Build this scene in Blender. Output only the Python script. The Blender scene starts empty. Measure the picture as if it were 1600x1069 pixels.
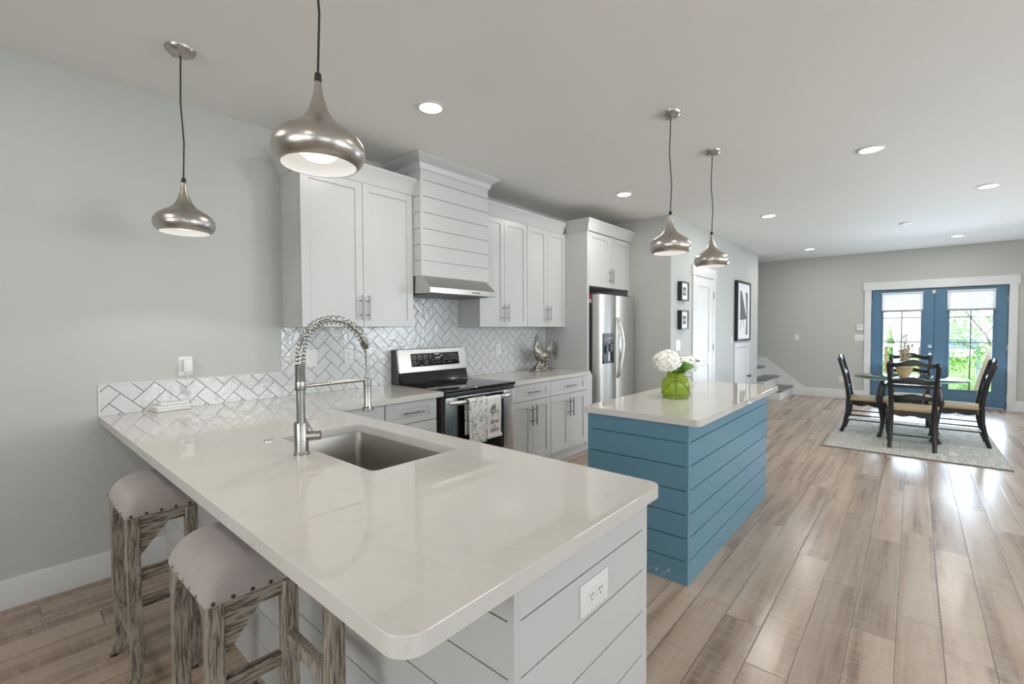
import bpy, bmesh, math, random
from mathutils import Vector, Matrix

random.seed(7)
PI = math.pi
C = bpy.context.scene.collection
sc = bpy.context.scene

# ------------------------------------------------------------------ camera
CAM_H, YAW, PITCH, ROLL, FPX = 1.3928, 0.7181, 0.0287, -0.0048, 716.95
_fw = Vector((math.cos(YAW) * math.cos(PITCH), math.sin(YAW) * math.cos(PITCH), -math.sin(PITCH)))
_rt = Vector((math.sin(YAW), -math.cos(YAW), 0))
_up = _rt.cross(_fw)
_r2 = _rt * math.cos(ROLL) + _up * math.sin(ROLL)
_u2 = -_rt * math.sin(ROLL) + _up * math.cos(ROLL)
cd = bpy.data.cameras.new('camera')
cd.sensor_fit = 'HORIZONTAL'
cd.sensor_width = 36
cd.lens = 36 * FPX / 1600
cd.clip_start = 0.02
cam = bpy.data.objects.new('camera', cd)
C.objects.link(cam)
cam.matrix_world = Matrix(((_r2.x, _u2.x, -_fw.x, 0), (_r2.y, _u2.y, -_fw.y, 0), (_r2.z, _u2.z, -_fw.z, CAM_H), (0, 0, 0, 1)))
sc.camera = cam

# ------------------------------------------------------------------ exposure, world
vs = sc.view_settings
sc.display_settings.display_device = 'sRGB'
vs.view_transform = 'Standard'
vs.look = 'None'
vs.exposure = -0.05
vs.gamma = 1.0
vs.use_curve_mapping = False
SKY = 4.6
WARM = (1.0, 0.95, 0.88)
DOWN_W = 9.0       # each recessed downlight
PEND_W = 7.5        # each pendant bulb
wd = bpy.data.worlds.new('overcast_sky')
sc.world = wd
wd.use_nodes = True
bg = wd.node_tree.nodes['Background']
bg.inputs[0].default_value = (0.82, 0.91, 1.0, 1)
bg.inputs[1].default_value = SKY

# ------------------------------------------------------------------ room numbers
H = 2.794            # ceiling
W = 3.4126           # kitchen wall (y)
XF = 11.027          # far wall (x)
XR = -3.4            # wall behind the camera
YR = -3.9            # wall on the right
XB = 5.60            # wall beside the fridge
YH = 2.27            # hall wall (y)
XE = 9.834           # end of hall wall
ZC = 0.914           # worktop height
ZU = 0.876           # worktop underside

def window_light(name, loc, rot, sx, sy, w, col=(0.88, 0.94, 1.0)):
    l = bpy.data.lights.new(name, 'AREA')
    l.shape = 'RECTANGLE'
    l.size, l.size_y, l.energy, l.color = sx, sy, w, col
    o = bpy.data.objects.new(name, l)
    C.objects.link(o)
    o.location, o.rotation_euler = loc, rot
    return o

# fill lamps at added, unseen windows (rear, right); daylight at the glazed doors
WIN_REAR = [(-2.9, -1.1), (-0.4, 1.4)]           # y spans, z .85-2.35
WIN_RIGHT = [(-1.6, 0.6), (2.2, 4.4), (6.0, 8.2)]   # x spans
for a, b in WIN_REAR:
    window_light('window_daylight', (XR - 0.02, (a + b) / 2, 1.6), (0, -PI / 2 - .45, 0), 1.5, b - a, 38, (1.0, .97, .93))
for (a, b), w_ in zip(WIN_RIGHT, (3, 80, 84)):
    window_light('window_daylight', ((a + b) / 2, YR - 0.02, 1.6), (PI / 2 + .28, 0, 0), b - a, 1.5, w_, (.93, .97, 1.0))
window_light('door_daylight', (XF + 0.2, -0.29, 1.2), (0, PI / 2 + .35, 0), 1.9, 1.7, 180, (0.66, 0.82, 1.0))

# ------------------------------------------------------------------ materials
def mat(name, col, rough=0.5, metal=0.0, **kw):
    m = bpy.data.materials.new(name)
    m.use_nodes = True
    b = m.node_tree.nodes['Principled BSDF']
    b.inputs['Base Color'].default_value = (*col, 1)
    b.inputs['Roughness'].default_value = rough
    b.inputs['Metallic'].default_value = metal
    for k, v in kw.items():
        b.inputs[k].default_value = v
    return m

def N(m, t, **kw):
    n = m.node_tree.nodes.new(t)
    for k, v in kw.items():
        setattr(n, k, v)
    return n

def LK(m, a, b):
    m.node_tree.links.new(a, b)

def bsdf(m):
    return m.node_tree.nodes['Principled BSDF']

def coords(m, scale=(1, 1, 1), rot=(0, 0, 0), src='Object'):
    tc = N(m, 'ShaderNodeTexCoord')
    mp = N(m, 'ShaderNodeMapping')
    mp.inputs['Scale'].default_value = scale
    mp.inputs['Rotation'].default_value = rot
    LK(m, tc.outputs[src], mp.inputs['Vector'])
    return mp.outputs[0]

def noise(m, vec, scale, detail=4, rough=0.55, dist=0.0):
    n = N(m, 'ShaderNodeTexNoise')
    n.inputs['Scale'].default_value = scale
    n.inputs['Detail'].default_value = detail
    n.inputs['Roughness'].default_value = rough
    n.inputs['Distortion'].default_value = dist
    if vec is not None:
        LK(m, vec, n.inputs['Vector'])
    return n.outputs['Fac']

def ramp(m, fac, stops):
    r = N(m, 'ShaderNodeValToRGB')
    e = r.color_ramp.elements
    while len(e) < len(stops):
        e.new(0.5)
    for el, (p, c) in zip(e, stops):
        el.position = p
        el.color = (*c, 1) if len(c) == 3 else c
    LK(m, fac, r.inputs[0])
    return r.outputs[0]

def mixc(m, fac, a, b, mode='MIX'):
    n = N(m, 'ShaderNodeMix', data_type='RGBA', blend_type=mode)
    if isinstance(fac, (int, float)):
        n.inputs[0].default_value = fac
    else:
        LK(m, fac, n.inputs[0])
    for i, v in ((6, a), (7, b)):
        if isinstance(v, tuple):
            n.inputs[i].default_value = (*v, 1)
        else:
            LK(m, v, n.inputs[i])
    return n.outputs[2]

def mth(m, op, a, b=None):
    n = N(m, 'ShaderNodeMath', operation=op)
    for i, v in ((0, a), (1, b)):
        if v is None:
            continue
        if isinstance(v, (int, float)):
            n.inputs[i].default_value = v
        else:
            LK(m, v, n.inputs[i])
    return n.outputs[0]

def bump(m, h, strength=0.2, dist=0.01):
    n = N(m, 'ShaderNodeBump')
    n.inputs['Strength'].default_value = strength
    n.inputs['Distance'].default_value = dist
    LK(m, h, n.inputs['Height'])
    LK(m, n.outputs[0], bsdf(m).inputs['Normal'])

def painted(name, col, rough=0.55, sc_=60, st=0.04):
    m = mat(name, col, rough)
    v = coords(m)
    bump(m, noise(m, v, sc_, 3), st, 0.004)
    LK(m, mixc(m, noise(m, v, 1.3, 2), tuple(c * 0.97 for c in col), tuple(min(1, c * 1.03) for c in col)), bsdf(m).inputs['Base Color'])
    return m

M = {}
M['wall'] = painted('gray_wall_paint', (0.475, 0.482, 0.46), 0.6, 120)
M['ceil'] = painted('ceiling_paint', (0.80, 0.785, 0.745), 0.7, 160)
M['white'] = painted('white_trim_paint', (0.68, 0.685, 0.685), 0.35, 30, 0.02)
M['cab'] = painted('white_cabinet_paint', (0.53, 0.53, 0.525), 0.32, 25, 0.015)
M['plate'] = mat('white_plastic', (0.70, 0.70, 0.685), 0.35)
M['slot'] = mat('dark_slot', (0.03, 0.03, 0.03), 0.6)
M['blue'] = painted('blue_island_paint', (0.112, 0.245, 0.325), 0.33, 20, 0.03)
M['doorblue'] = painted('blue_door_paint', (0.075, 0.17, 0.27), 0.4, 20, 0.03)
M['black'] = mat('black_plastic', (0.012, 0.012, 0.013), 0.35)
M['blackgloss'] = mat('black_glass', (0.006, 0.006, 0.007), 0.05)
M['darkgray'] = mat('dark_gray_metal', (0.06, 0.06, 0.065), 0.35)
M['dispenser'] = mat('slate_plastic', (0.10, 0.11, 0.13), 0.35)
M['chrome'] = mat('chrome', (0.75, 0.74, 0.72), 0.12, 1.0)
M['cord'] = mat('black_cord', (0.01, 0.01, 0.01), 0.6)
M['bulb'] = mat('lit_bulb', (1, 1, 1), 0.5)
bsdf(M['bulb']).inputs['Emission Color'].default_value = (1, 0.96, 0.9, 1)
bsdf(M['bulb']).inputs['Emission Strength'].default_value = 1.5
M['lens'] = mat('lit_lens', (1, 1, 1), 0.5)
bsdf(M['lens']).inputs['Emission Color'].default_value = (1, 0.97, 0.92, 1)
bsdf(M['lens']).inputs['Emission Strength'].default_value = 9
M['shadein'] = mat('white_enamel', (0.88, 0.88, 0.87), 0.4)
M['grout'] = mat('gray_grout', (0.035, 0.035, 0.035), 0.9)
M['tan'] = mat('tan_ceramic', (0.50, 0.36, 0.19), 0.5)
M['brownfoot'] = mat('rubber_glide', (0.03, 0.02, 0.015), 0.6)
M['copper'] = mat('copper_nail', (0.10, 0.055, 0.04), 0.3, 0.9)
M['iron'] = mat('gray_iron', (0.20, 0.20, 0.21), 0.35, 0.6)
M['tread'] = painted('gray_tread_wood', (0.15, 0.155, 0.16), 0.4, 10)
M['stem'] = mat('green_stem', (0.05, 0.16, 0.03), 0.5)
M['leaf'] = mat('green_leaf', (0.10, 0.26, 0.03), 0.45)
M['petal'] = mat('white_petal', (0.90, 0.89, 0.83), 0.7)
M['paper'] = mat('white_paper', (0.78, 0.78, 0.80), 0.7)
M['ink'] = mat('gray_ink', (0.13, 0.13, 0.135), 0.8)
M['red'] = mat('red_print', (0.55, 0.05, 0.10), 0.5)
M['mark'] = mat('light_print', (0.55, 0.58, 0.6), 0.5)

# brushed steel
def steel(name, col, rough, axis_scale):
    m = mat(name, col, rough, 1.0)
    v = coords(m, axis_scale)
    n = noise(m, v, 40, 2)
    LK(m, mixc(m, n, tuple(c * 0.86 for c in col), tuple(min(1, c * 1.1) for c in col)), bsdf(m).inputs['Base Color'])
    bump(m, n, 0.05, 0.002)
    return m
M['steel'] = steel('brushed_stainless', (0.62, 0.61, 0.59), 0.27, (8, 8, 0.15))
M['steelh'] = steel('brushed_stainless_horizontal', (0.60, 0.59, 0.57), 0.25, (0.15, 8, 8))
M['nickel'] = steel('brushed_nickel', (0.50, 0.47, 0.435), 0.30, (1, 1, 12))
M['pull'] = mat('nickel_pull', (0.25, 0.245, 0.235), 0.35, 1.0)
M['sink'] = steel('satin_sink_steel', (0.44, 0.42, 0.385), 0.40, (1, 1, 6))
M['faucet'] = steel('faucet_nickel', (0.36, 0.345, 0.32), 0.26, (1, 1, 8))
M['fridge'] = steel('refrigerator_stainless', (0.60, 0.595, 0.575), 0.42, (8, 8, 0.15))

# quartz worktop
m = M['quartz'] = mat('veined_quartz', (0.6, 0.58, 0.54), 0.03)
v = coords(m)
n1 = noise(m, v, 1.6, 6, 0.6, 1.2)
vein = ramp(m, n1, [(0.485, (0, 0, 0)), (0.5, (1, 1, 1)), (0.515, (0, 0, 0))])
base = mixc(m, noise(m, v, 3, 4), (0.54, 0.52, 0.485), (0.585, 0.565, 0.53))
LK(m, mixc(m, mth(m, 'MULTIPLY', vein, 0.22), base, (0.45, 0.43, 0.395)), bsdf(m).inputs['Base Color'])

# tile glaze
m = M['tile'] = mat('white_glazed_tile', (0.72, 0.73, 0.74), 0.08)
v = coords(m)
bump(m, noise(m, v, 26, 2), 0.22, 0.012)
LK(m, mixc(m, noise(m, v, 4, 2), (0.57, 0.575, 0.58), (0.65, 0.655, 0.66)), bsdf(m).inputs['Base Color'])

# plank floor (boards run along x, 157 mm wide)
m = M['floor'] = mat('wood_plank_floor', (0.3, 0.24, 0.2), 0.35)
tc = N(m, 'ShaderNodeTexCoord')
sp = N(m, 'ShaderNodeSeparateXYZ')
LK(m, tc.outputs['Object'], sp.inputs[0])
PWID, PLEN = 0.157, 1.22
yy = mth(m, 'DIVIDE', mth(m, 'ADD', sp.outputs[1], 0.010 + 157 * 0.1), PWID)
row = mth(m, 'FLOOR', yy)
fy = mth(m, 'FRACT', yy)
wr = N(m, 'ShaderNodeTexWhiteNoise', noise_dimensions='1D')
LK(m, row, wr.inputs['W'])
xx = mth(m, 'ADD', mth(m, 'DIVIDE', sp.outputs[0], PLEN), mth(m, 'MULTIPLY', wr.outputs[0], 7.31))
col = mth(m, 'FLOOR', xx)
fx = mth(m, 'FRACT', xx)
cb = N(m, 'ShaderNodeCombineXYZ')
LK(m, row, cb.inputs[0])
LK(m, col, cb.inputs[1])
wn = N(m, 'ShaderNodeTexWhiteNoise', noise_dimensions='2D')
LK(m, cb.outputs[0], wn.inputs['Vector'])
ey = mth(m, 'MULTIPLY', mth(m, 'MINIMUM', fy, mth(m, 'SUBTRACT', 1, fy)), PWID)
ex = mth(m, 'MULTIPLY', mth(m, 'MINIMUM', fx, mth(m, 'SUBTRACT', 1, fx)), PLEN)
edge = mth(m, 'MINIMUM', ey, ex)
# grain coordinates: stretched along x, shifted for each board
gx = mth(m, 'ADD', sp.outputs[0], mth(m, 'MULTIPLY', wn.outputs[0], 40))
gv = N(m, 'ShaderNodeCombineXYZ')
LK(m, gx, gv.inputs[0])
LK(m, sp.outputs[1], gv.inputs[1])
LK(m, mth(m, 'MULTIPLY', wn.outputs[0], 9), gv.inputs[2])
def stretch(sx, sy):
    mp = N(m, 'ShaderNodeMapping')
    mp.inputs['Scale'].default_value = (sx, sy, 1)
    LK(m, gv.outputs[0], mp.inputs['Vector'])
    return mp.outputs[0]
big = noise(m, stretch(.62, 10), 1.0, 5, 0.55, 0.35)
fine = noise(m, stretch(3, 60), 1.0, 5, 0.65)
saw = noise(m, stretch(70, 6), 1.0, 4, 0.65, 0.6)
c1 = ramp(m, big, [(0.30, (0.11, 0.060, 0.040)), (0.41, (0.25, 0.162, 0.113)), (0.52, (0.375, 0.275, 0.208)), (0.72, (0.44, 0.355, 0.29))])
c2 = mixc(m, mth(m, 'MULTIPLY', fine, 0.55), c1, mixc(m, fine, (0.15, 0.11, 0.085), (0.56, 0.49, 0.42)))
c3 = mixc(m, mth(m, 'MULTIPLY', ramp(m, saw, [(0.45, (0, 0, 0)), (0.62, (1, 1, 1))]), 0.30), c2, (0.46, 0.40, 0.34))
tint = ramp(m, wn.outputs[0], [(0.0, (0.86, 0.85, 0.85)), (0.5, (0.99, 0.98, 0.97)), (1.0, (1.08, 1.07, 1.06))])
c4 = mixc(m, 1.0, c3, tint, 'MULTIPLY')
gap = mth(m, 'LESS_THAN', edge, 0.0016)
LK(m, mixc(m, mth(m, 'MULTIPLY', gap, 0.75), c4, (0.05, 0.04, 0.035)), bsdf(m).inputs['Base Color'])
rr = mth(m, 'ADD', 0.17, mth(m, 'MULTIPLY', fine, 0.14))
LK(m, rr, bsdf(m).inputs['Roughness'])
hh = mth(m, 'ADD', mth(m, 'MULTIPLY', fine, 0.3), mth(m, 'MULTIPLY', mth(m, 'MINIMUM', mth(m, 'DIVIDE', edge, 0.004), 1.0), 1.0))
hh = mth(m, 'ADD', hh, mth(m, 'MULTIPLY', saw, 0.35))
bump(m, hh, 0.14, 0.003)

# weathered stool wood
def weathered(name, dark, light, scale):
    m = mat(name, light, 0.8)
    v = coords(m, scale)
    f = noise(m, v, 14, 6, 0.7, 0.3)
    c = ramp(m, f, [(0.38, tuple(d * .6 for d in dark)), (0.45, dark), (0.52, tuple((a + 2 * b) / 3 for a, b in zip(dark, light))), (0.66, light)])
    LK(m, c, bsdf(m).inputs['Base Color'])
    bump(m, f, 0.3, 0.004)
    return m
M['oldwood'] = weathered('weathered_gray_wood', (0.14, 0.105, 0.08), (0.37, 0.335, 0.275), (13, 13, 0.8))
M['oldwoodx'] = weathered('weathered_gray_wood_rail', (0.13, 0.09, 0.065), (0.36, 0.33, 0.275), (0.9, 8, 9))
m = M['suede'] = mat('taupe_suede', (0.3, 0.27, 0.26), 0.95)
v = coords(m)
LK(m, mixc(m, noise(m, v, 9, 5, 0.6), (0.27, 0.235, 0.22), (0.40, 0.355, 0.335)), bsdf(m).inputs['Base Color'])
bump(m, noise(m, v, 220, 3), 0.15, 0.002)
bsdf(m).inputs['Sheen Weight'].default_value = 0.3
# dining chairs
m = M['chair'] = mat('rubbed_black_paint', (0.012, 0.012, 0.014), 0.28)
v = coords(m)
LK(m, ramp(m, noise(m, v, 11, 4), [(0.60, (0.010, 0.010, 0.012)), (0.72, (0.10, 0.035, 0.018))]), bsdf(m).inputs['Base Color'])
m = M['rush'] = mat('woven_rush', (0.45, 0.33, 0.18), 0.75)
v = coords(m)
wv = N(m, 'ShaderNodeTexWave')
wv.inputs['Scale'].default_value = 45
wv.inputs['Distortion'].default_value = 2.0
LK(m, v, wv.inputs['Vector'])
LK(m, mixc(m, wv.outputs['Fac'], (0.33, 0.22, 0.11), (0.55, 0.43, 0.27)), bsdf(m).inputs['Base Color'])
bump(m, wv.outputs['Fac'], 0.4, 0.004)
# rug
m = M['rug'] = mat('cream_rug_pile', (0.5, 0.5, 0.47), 0.95)
v = coords(m, (1, 3.2, 1))
f = noise(m, v, 2.6, 6, 0.65, 1.6)
LK(m, ramp(m, f, [(0.36, (0.29, 0.29, 0.27)), (0.47, (0.50, 0.49, 0.45)), (0.51, (0.30, 0.30, 0.28)), (0.64, (0.56, 0.55, 0.51))]), bsdf(m).inputs['Base Color'])
bump(m, noise(m, coords(m), 90, 3), 0.5, 0.006)
# glass
def glass(name, tint, rough=0.0, ior=1.45, mix=0.0):
    m = bpy.data.materials.new(name)
    m.use_nodes = True
    nt = m.node_tree
    nt.nodes.remove(nt.nodes['Principled BSDF'])
    out = nt.nodes['Material Output']
    tr = N(m, 'ShaderNodeBsdfTransparent')
    tr.inputs[0].default_value = (*tint, 1)
    gl = N(m, 'ShaderNodeBsdfGlossy')
    gl.inputs['Roughness'].default_value = rough
    fr = N(m, 'ShaderNodeFresnel')
    fr.inputs[0].default_value = ior
    ms = N(m, 'ShaderNodeMixShader')
    LK(m, fr.outputs[0], ms.inputs[0])
    LK(m, tr.outputs[0], ms.inputs[1])
    LK(m, gl.outputs[0], ms.inputs[2])
    LK(m, ms.outputs[0], out.inputs[0])
    return m
M['pane'] = glass('window_glass', (0.97, 0.985, 0.98))
M['tabletop'] = glass('table_glass', (0.80, 0.93, 0.90))
M['glassedge'] = mat('green_glass_edge', (0.30, 0.55, 0.48), 0.1)
m = M['vase'] = mat('green_ribbed_glass', (0.58, 0.71, 0.13), 0.06)
bsdf(m).inputs['Transmission Weight'].default_value = 0.8
bsdf(m).inputs['IOR'].default_value = 1.3
# pleated shade
m = M['pleat'] = mat('pleated_fabric', (0.86, 0.86, 0.88), 0.9)
bsdf(m).inputs['Transmission Weight'].default_value = 0.0
nt = m.node_tree
tl = N(m, 'ShaderNodeBsdfTranslucent')
tl.inputs[0].default_value = (0.82, 0.82, 0.86, 1)
ms = N(m, 'ShaderNodeMixShader')
ms.inputs[0].default_value = 0.07
LK(m, bsdf(m).outputs[0], ms.inputs[1])
LK(m, tl.outputs[0], ms.inputs[2])
LK(m, ms.outputs[0], nt.nodes['Material Output'].inputs[0])
# rooster silver
m = M['silver'] = mat('antiqued_silver', (0.5, 0.48, 0.42), 0.35, 0.85)
v = coords(m)
f = noise(m, v, 70, 3, 0.5)
LK(m, ramp(m, f, [(0.36, (0.06, 0.056, 0.046)), (0.48, (0.27, 0.255, 0.215)), (0.66, (0.55, 0.53, 0.46))]), bsdf(m).inputs['Base Color'])
bump(m, f, 0.35, 0.004)
# towels
m = M['toweltext'] = mat('white_towel_cotton', (0.72, 0.70, 0.68), 0.95)
bump(m, noise(m, coords(m), 300, 2), 0.2, 0.002)
m = M['towelpat'] = mat('patterned_towel_cotton', (0.72, 0.70, 0.68), 0.95)
v = coords(m)
mp = N(m, 'ShaderNodeMapping')
mp.inputs['Scale'].default_value = (1, 0.02, 1)
LK(m, v, mp.inputs['Vector'])
vo = N(m, 'ShaderNodeTexVoronoi')
vo.inputs['Scale'].default_value = 34
LK(m, mp.outputs[0], vo.inputs['Vector'])
ring = ramp(m, vo.outputs['Distance'], [(0.24, (0, 0, 0)), (0.30, (1, 1, 1)), (0.40, (1, 1, 1)), (0.46, (0, 0, 0))])
brk = ramp(m, noise(m, mp.outputs[0], 60, 2), [(0.42, (0, 0, 0)), (0.50, (1, 1, 1))])
LK(m, mixc(m, mth(m, 'MULTIPLY', mth(m, 'MULTIPLY', ring, brk), 0.85), (0.72, 0.70, 0.68), (0.06, 0.06, 0.06)), bsdf(m).inputs['Base Color'])
# outdoors
M['outwhite'] = mat('white_siding', (0.85, 0.85, 0.86), 0.7)
M['outbrown'] = mat('brown_fence_wood', (0.33, 0.17, 0.09), 0.7)
M['lumber'] = mat('pale_lumber', (0.60, 0.42, 0.24), 0.7)
M['grass'] = painted('lawn_green', (0.16, 0.32, 0.06), 0.9, 8, 0.3)
M['deck'] = mat('deck_boards', (0.50, 0.48, 0.45), 0.7)
m = M['outleaf'] = mat('tree_leaf', (0.16, 0.36, 0.05), 0.6)
M['bark'] = mat('gray_bark', (0.12, 0.10, 0.08), 0.8)
M['outblue'] = mat('blue_gray_furniture', (0.30, 0.36, 0.45), 0.6)
M['dried'] = mat('dried_flower', (0.42, 0.36, 0.26), 0.8)

# ------------------------------------------------------------------ mesh helpers
WM = {}     # object -> world matrix (kept by hand, no depsgraph needed)

class MB:
    def __init__(s):
        s.bm = bmesh.new()

    def _add(s, verts, faces):
        vs_ = [s.bm.verts.new(v) for v in verts]
        out = []
        for f in faces:
            try:
                out.append(s.bm.faces.new([vs_[i] for i in f]))
            except ValueError:
                pass
        return vs_, out

    def box(s, x0, x1, y0, y1, z0, z1, bev=0.0, seg=2):
        x0, x1 = min(x0, x1), max(x0, x1)
        y0, y1 = min(y0, y1), max(y0, y1)
        z0, z1 = min(z0, z1), max(z0, z1)
        vs_, fs = s._add([(x0, y0, z0), (x1, y0, z0), (x1, y1, z0), (x0, y1, z0), (x0, y0, z1), (x1, y0, z1), (x1, y1, z1), (x0, y1, z1)],
                         [(0, 3, 2, 1), (4, 5, 6, 7), (0, 1, 5, 4), (1, 2, 6, 5), (2, 3, 7, 6), (3, 0, 4, 7)])
        if bev > 0:
            es = list({e for f in fs for e in f.edges})
            bmesh.ops.bevel(s.bm, geom=es, offset=bev, segments=seg, affect='EDGES', profile=0.7)
        return s

    def bar(s, a, b, w, h, bev=0.0, up=(0, 0, 1), w2=None, h2=None):
        """rectangular bar from a to b; w across, h along 'up'"""
        a, b = Vector(a), Vector(b)
        d = (b - a).normalized()
        u = Vector(up)
        if abs(d.dot(u)) > 0.98:
            u = Vector((0, 1, 0))
        sd = d.cross(u).normalized()
        u = sd.cross(d).normalized()
        w2, h2 = w2 or w, h2 or h
        vv = []
        for p, ww, hh_ in ((a, w, h), (b, w2, h2)):
            for i, j in ((-1, -1), (1, -1), (1, 1), (-1, 1)):
                vv.append(p + sd * (i * ww / 2) + u * (j * hh_ / 2))
        vs_, fs = s._add(vv, [(0, 1, 2, 3), (7, 6, 5, 4), (0, 4, 5, 1), (1, 5, 6, 2), (2, 6, 7, 3), (3, 7, 4, 0)])
        if bev > 0:
            es = list({e for f in fs for e in f.edges})
            bmesh.ops.bevel(s.bm, geom=es, offset=bev, segments=2, affect='EDGES', profile=0.7)
        return s

    def tube(s, pts, r, seg=10, closed=False, flat=1.0):
        pts = [Vector(p) for p in pts]
        n = len(pts)
        rs = r if isinstance(r, (list, tuple)) else [r] * n
        rings = []
        pn = None
        for i, p in enumerate(pts):
            if closed:
                t = (pts[(i + 1) % n] - pts[i - 1]).normalized()
            else:
                t = (pts[min(i + 1, n - 1)] - pts[max(i - 1, 0)]).normalized()
            if pn is None:
                ref = Vector((0, 0, 1)) if abs(t.z) < 0.9 else Vector((1, 0, 0))
                pn = (ref - t * ref.dot(t)).normalized()
            else:
                pn = (pn - t * pn.dot(t)).normalized()
            bn = t.cross(pn)
            rings.append([s.bm.verts.new(p + (pn * math.cos(2 * PI * k / seg) + bn * (math.sin(2 * PI * k / seg) * flat)) * rs[i]) for k in range(seg)])
        m_ = n if closed else n - 1
        for i in range(m_):
            a, b = rings[i], rings[(i + 1) % n]
            for k in range(seg):
                s.bm.faces.new((a[k], a[(k + 1) % seg], b[(k + 1) % seg], b[k]))
        if not closed:
            s.bm.faces.new(rings[0][::-1])
            s.bm.faces.new(rings[-1])
        return s

    def lathe(s, prof, c=(0, 0, 0), seg=32, axis='z', fn=None, cap=True):
        """prof: (r, h) list; axis z / x / y"""
        rings = []
        for r, h in prof:
            ring = []
            for k in range(seg):
                a = 2 * PI * k / seg
                rr_ = r * (fn(a, h) if fn else 1)
                p, q = rr_ * math.cos(a), rr_ * math.sin(a)
                co = {'z': (p, q, h), 'x': (h, p, q), 'y': (q, h, p)}[axis]
                ring.append(s.bm.verts.new((c[0] + co[0], c[1] + co[1], c[2] + co[2])))
            rings.append(ring)
        for a, b in zip(rings, rings[1:]):
            for k in range(seg):
                s.bm.faces.new((a[k], a[(k + 1) % seg], b[(k + 1) % seg], b[k]))
        if cap:
            s.bm.faces.new(rings[0][::-1])
            s.bm.faces.new(rings[-1])
        return s

    def cyl(s, a, b, r, seg=20, r2=None):
        a, b = Vector(a), Vector(b)
        return s.tube([a, b], [r, r if r2 is None else r2], seg)

    def prism(s, poly, axis, a, b):
        """poly in the two other axes (x:(y,z) y:(x,z) z:(x,y)) extruded from a to b along axis"""
        f = {'x': lambda p, t: (t, p[0], p[1]), 'y': lambda p, t: (p[0], t, p[1]), 'z': lambda p, t: (p[0], p[1], t)}[axis]
        n = len(poly)
        s._add([f(p, a) for p in poly] + [f(p, b) for p in poly],
               [tuple(range(n))[::-1], tuple(range(n, 2 * n))] + [(i, (i + 1) % n, n + (i + 1) % n, n + i) for i in range(n)])
        return s

    def ball(s, c, r, scale=(1, 1, 1), u=16, v=10):
        geo = bmesh.ops.create_uvsphere(s.bm, u_segments=u, v_segments=v, radius=r)
        for vt in geo['verts']:
            vt.co = Vector((vt.co.x * scale[0] + c[0], vt.co.y * scale[1] + c[1], vt.co.z * scale[2] + c[2]))
        return s

    def quad(s, *p):
        s._add(p, [tuple(range(len(p)))])
        return s

    def xform(s, mtx):
        bmesh.ops.transform(s.bm, matrix=mtx, verts=s.bm.verts)
        return s

    def build(s, name, m, parent=None, smooth=40, origin=None):
        bmesh.ops.recalc_face_normals(s.bm, faces=s.bm.faces)
        me = bpy.data.meshes.new(name)
        if parent is not None:
            base = WM[parent]
        else:
            if origin is None:
                xs = [v.co for v in s.bm.verts]
                lo = [min(c[i] for c in xs) for i in range(3)]
                hi = [max(c[i] for c in xs) for i in range(3)]
                origin = ((lo[0] + hi[0]) / 2, (lo[1] + hi[1]) / 2, lo[2])
            base = Matrix.Translation(origin)
        bmesh.ops.transform(s.bm, matrix=base.inverted(), verts=s.bm.verts)
        s.bm.to_mesh(me)
        s.bm.free()
        me.materials.append(m)
        if smooth:
            me.polygons.foreach_set('use_smooth', [True] * len(me.polygons))
            me.set_sharp_from_angle(angle=math.radians(smooth))
        o = bpy.data.objects.new(name, me)
        C.objects.link(o)
        if parent is not None:
            o.parent = parent
        else:
            o.matrix_world = base
        WM[o] = base
        return o

def tag(o, label=None, cat=None, group=None, kind=None):
    if label:
        o['label'] = label
    if cat:
        o['category'] = cat
    if group:
        o['group'] = group
    if kind:
        o['kind'] = kind
    return o

def thing(name, label, cat, loc=(0, 0, 0), rz=0.0, group=None):
    o = bpy.data.objects.new(name, None)
    o.empty_display_size = 0.1
    C.objects.link(o)
    o.location = loc
    o.rotation_euler = (0, 0, rz)
    WM[o] = Matrix.Translation(loc) @ Matrix.Rotation(rz, 4, 'Z')
    return tag(o, label, cat, group)

def struct(mb, name, m, parent=None, smooth=40):
    o = mb.build(name, m, parent, smooth)
    if parent is None:
        o['kind'] = 'structure'
    return o

def kids(o):
    return list(o.children)

def dup(root, label, loc=None, rz=None):
    r = root.copy()
    C.objects.link(r)
    if loc is not None:
        r.location = loc
    if rz is not None:
        r.rotation_euler = (0, 0, rz)
    r['label'] = label
    WM[r] = Matrix.Translation(r.location) @ Matrix.Rotation(r.rotation_euler.z, 4, 'Z')
    for ch in kids(root):
        c = ch.copy()
        C.objects.link(c)
        c.parent = r
        for g in kids(ch):
            d = g.copy()
            C.objects.link(d)
            d.parent = c
    return r

def rrect(x0, x1, y0, y1, r, n=6):
    out = []
    for cx, cy, a0 in ((x1 - r, y1 - r, 0), (x0 + r, y1 - r, PI / 2), (x0 + r, y0 + r, PI), (x1 - r, y0 + r, 1.5 * PI)):
        for k in range(n + 1):
            a = a0 + PI / 2 * k / n
            out.append((cx + r * math.cos(a), cy + r * math.sin(a)))
    return out

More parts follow.
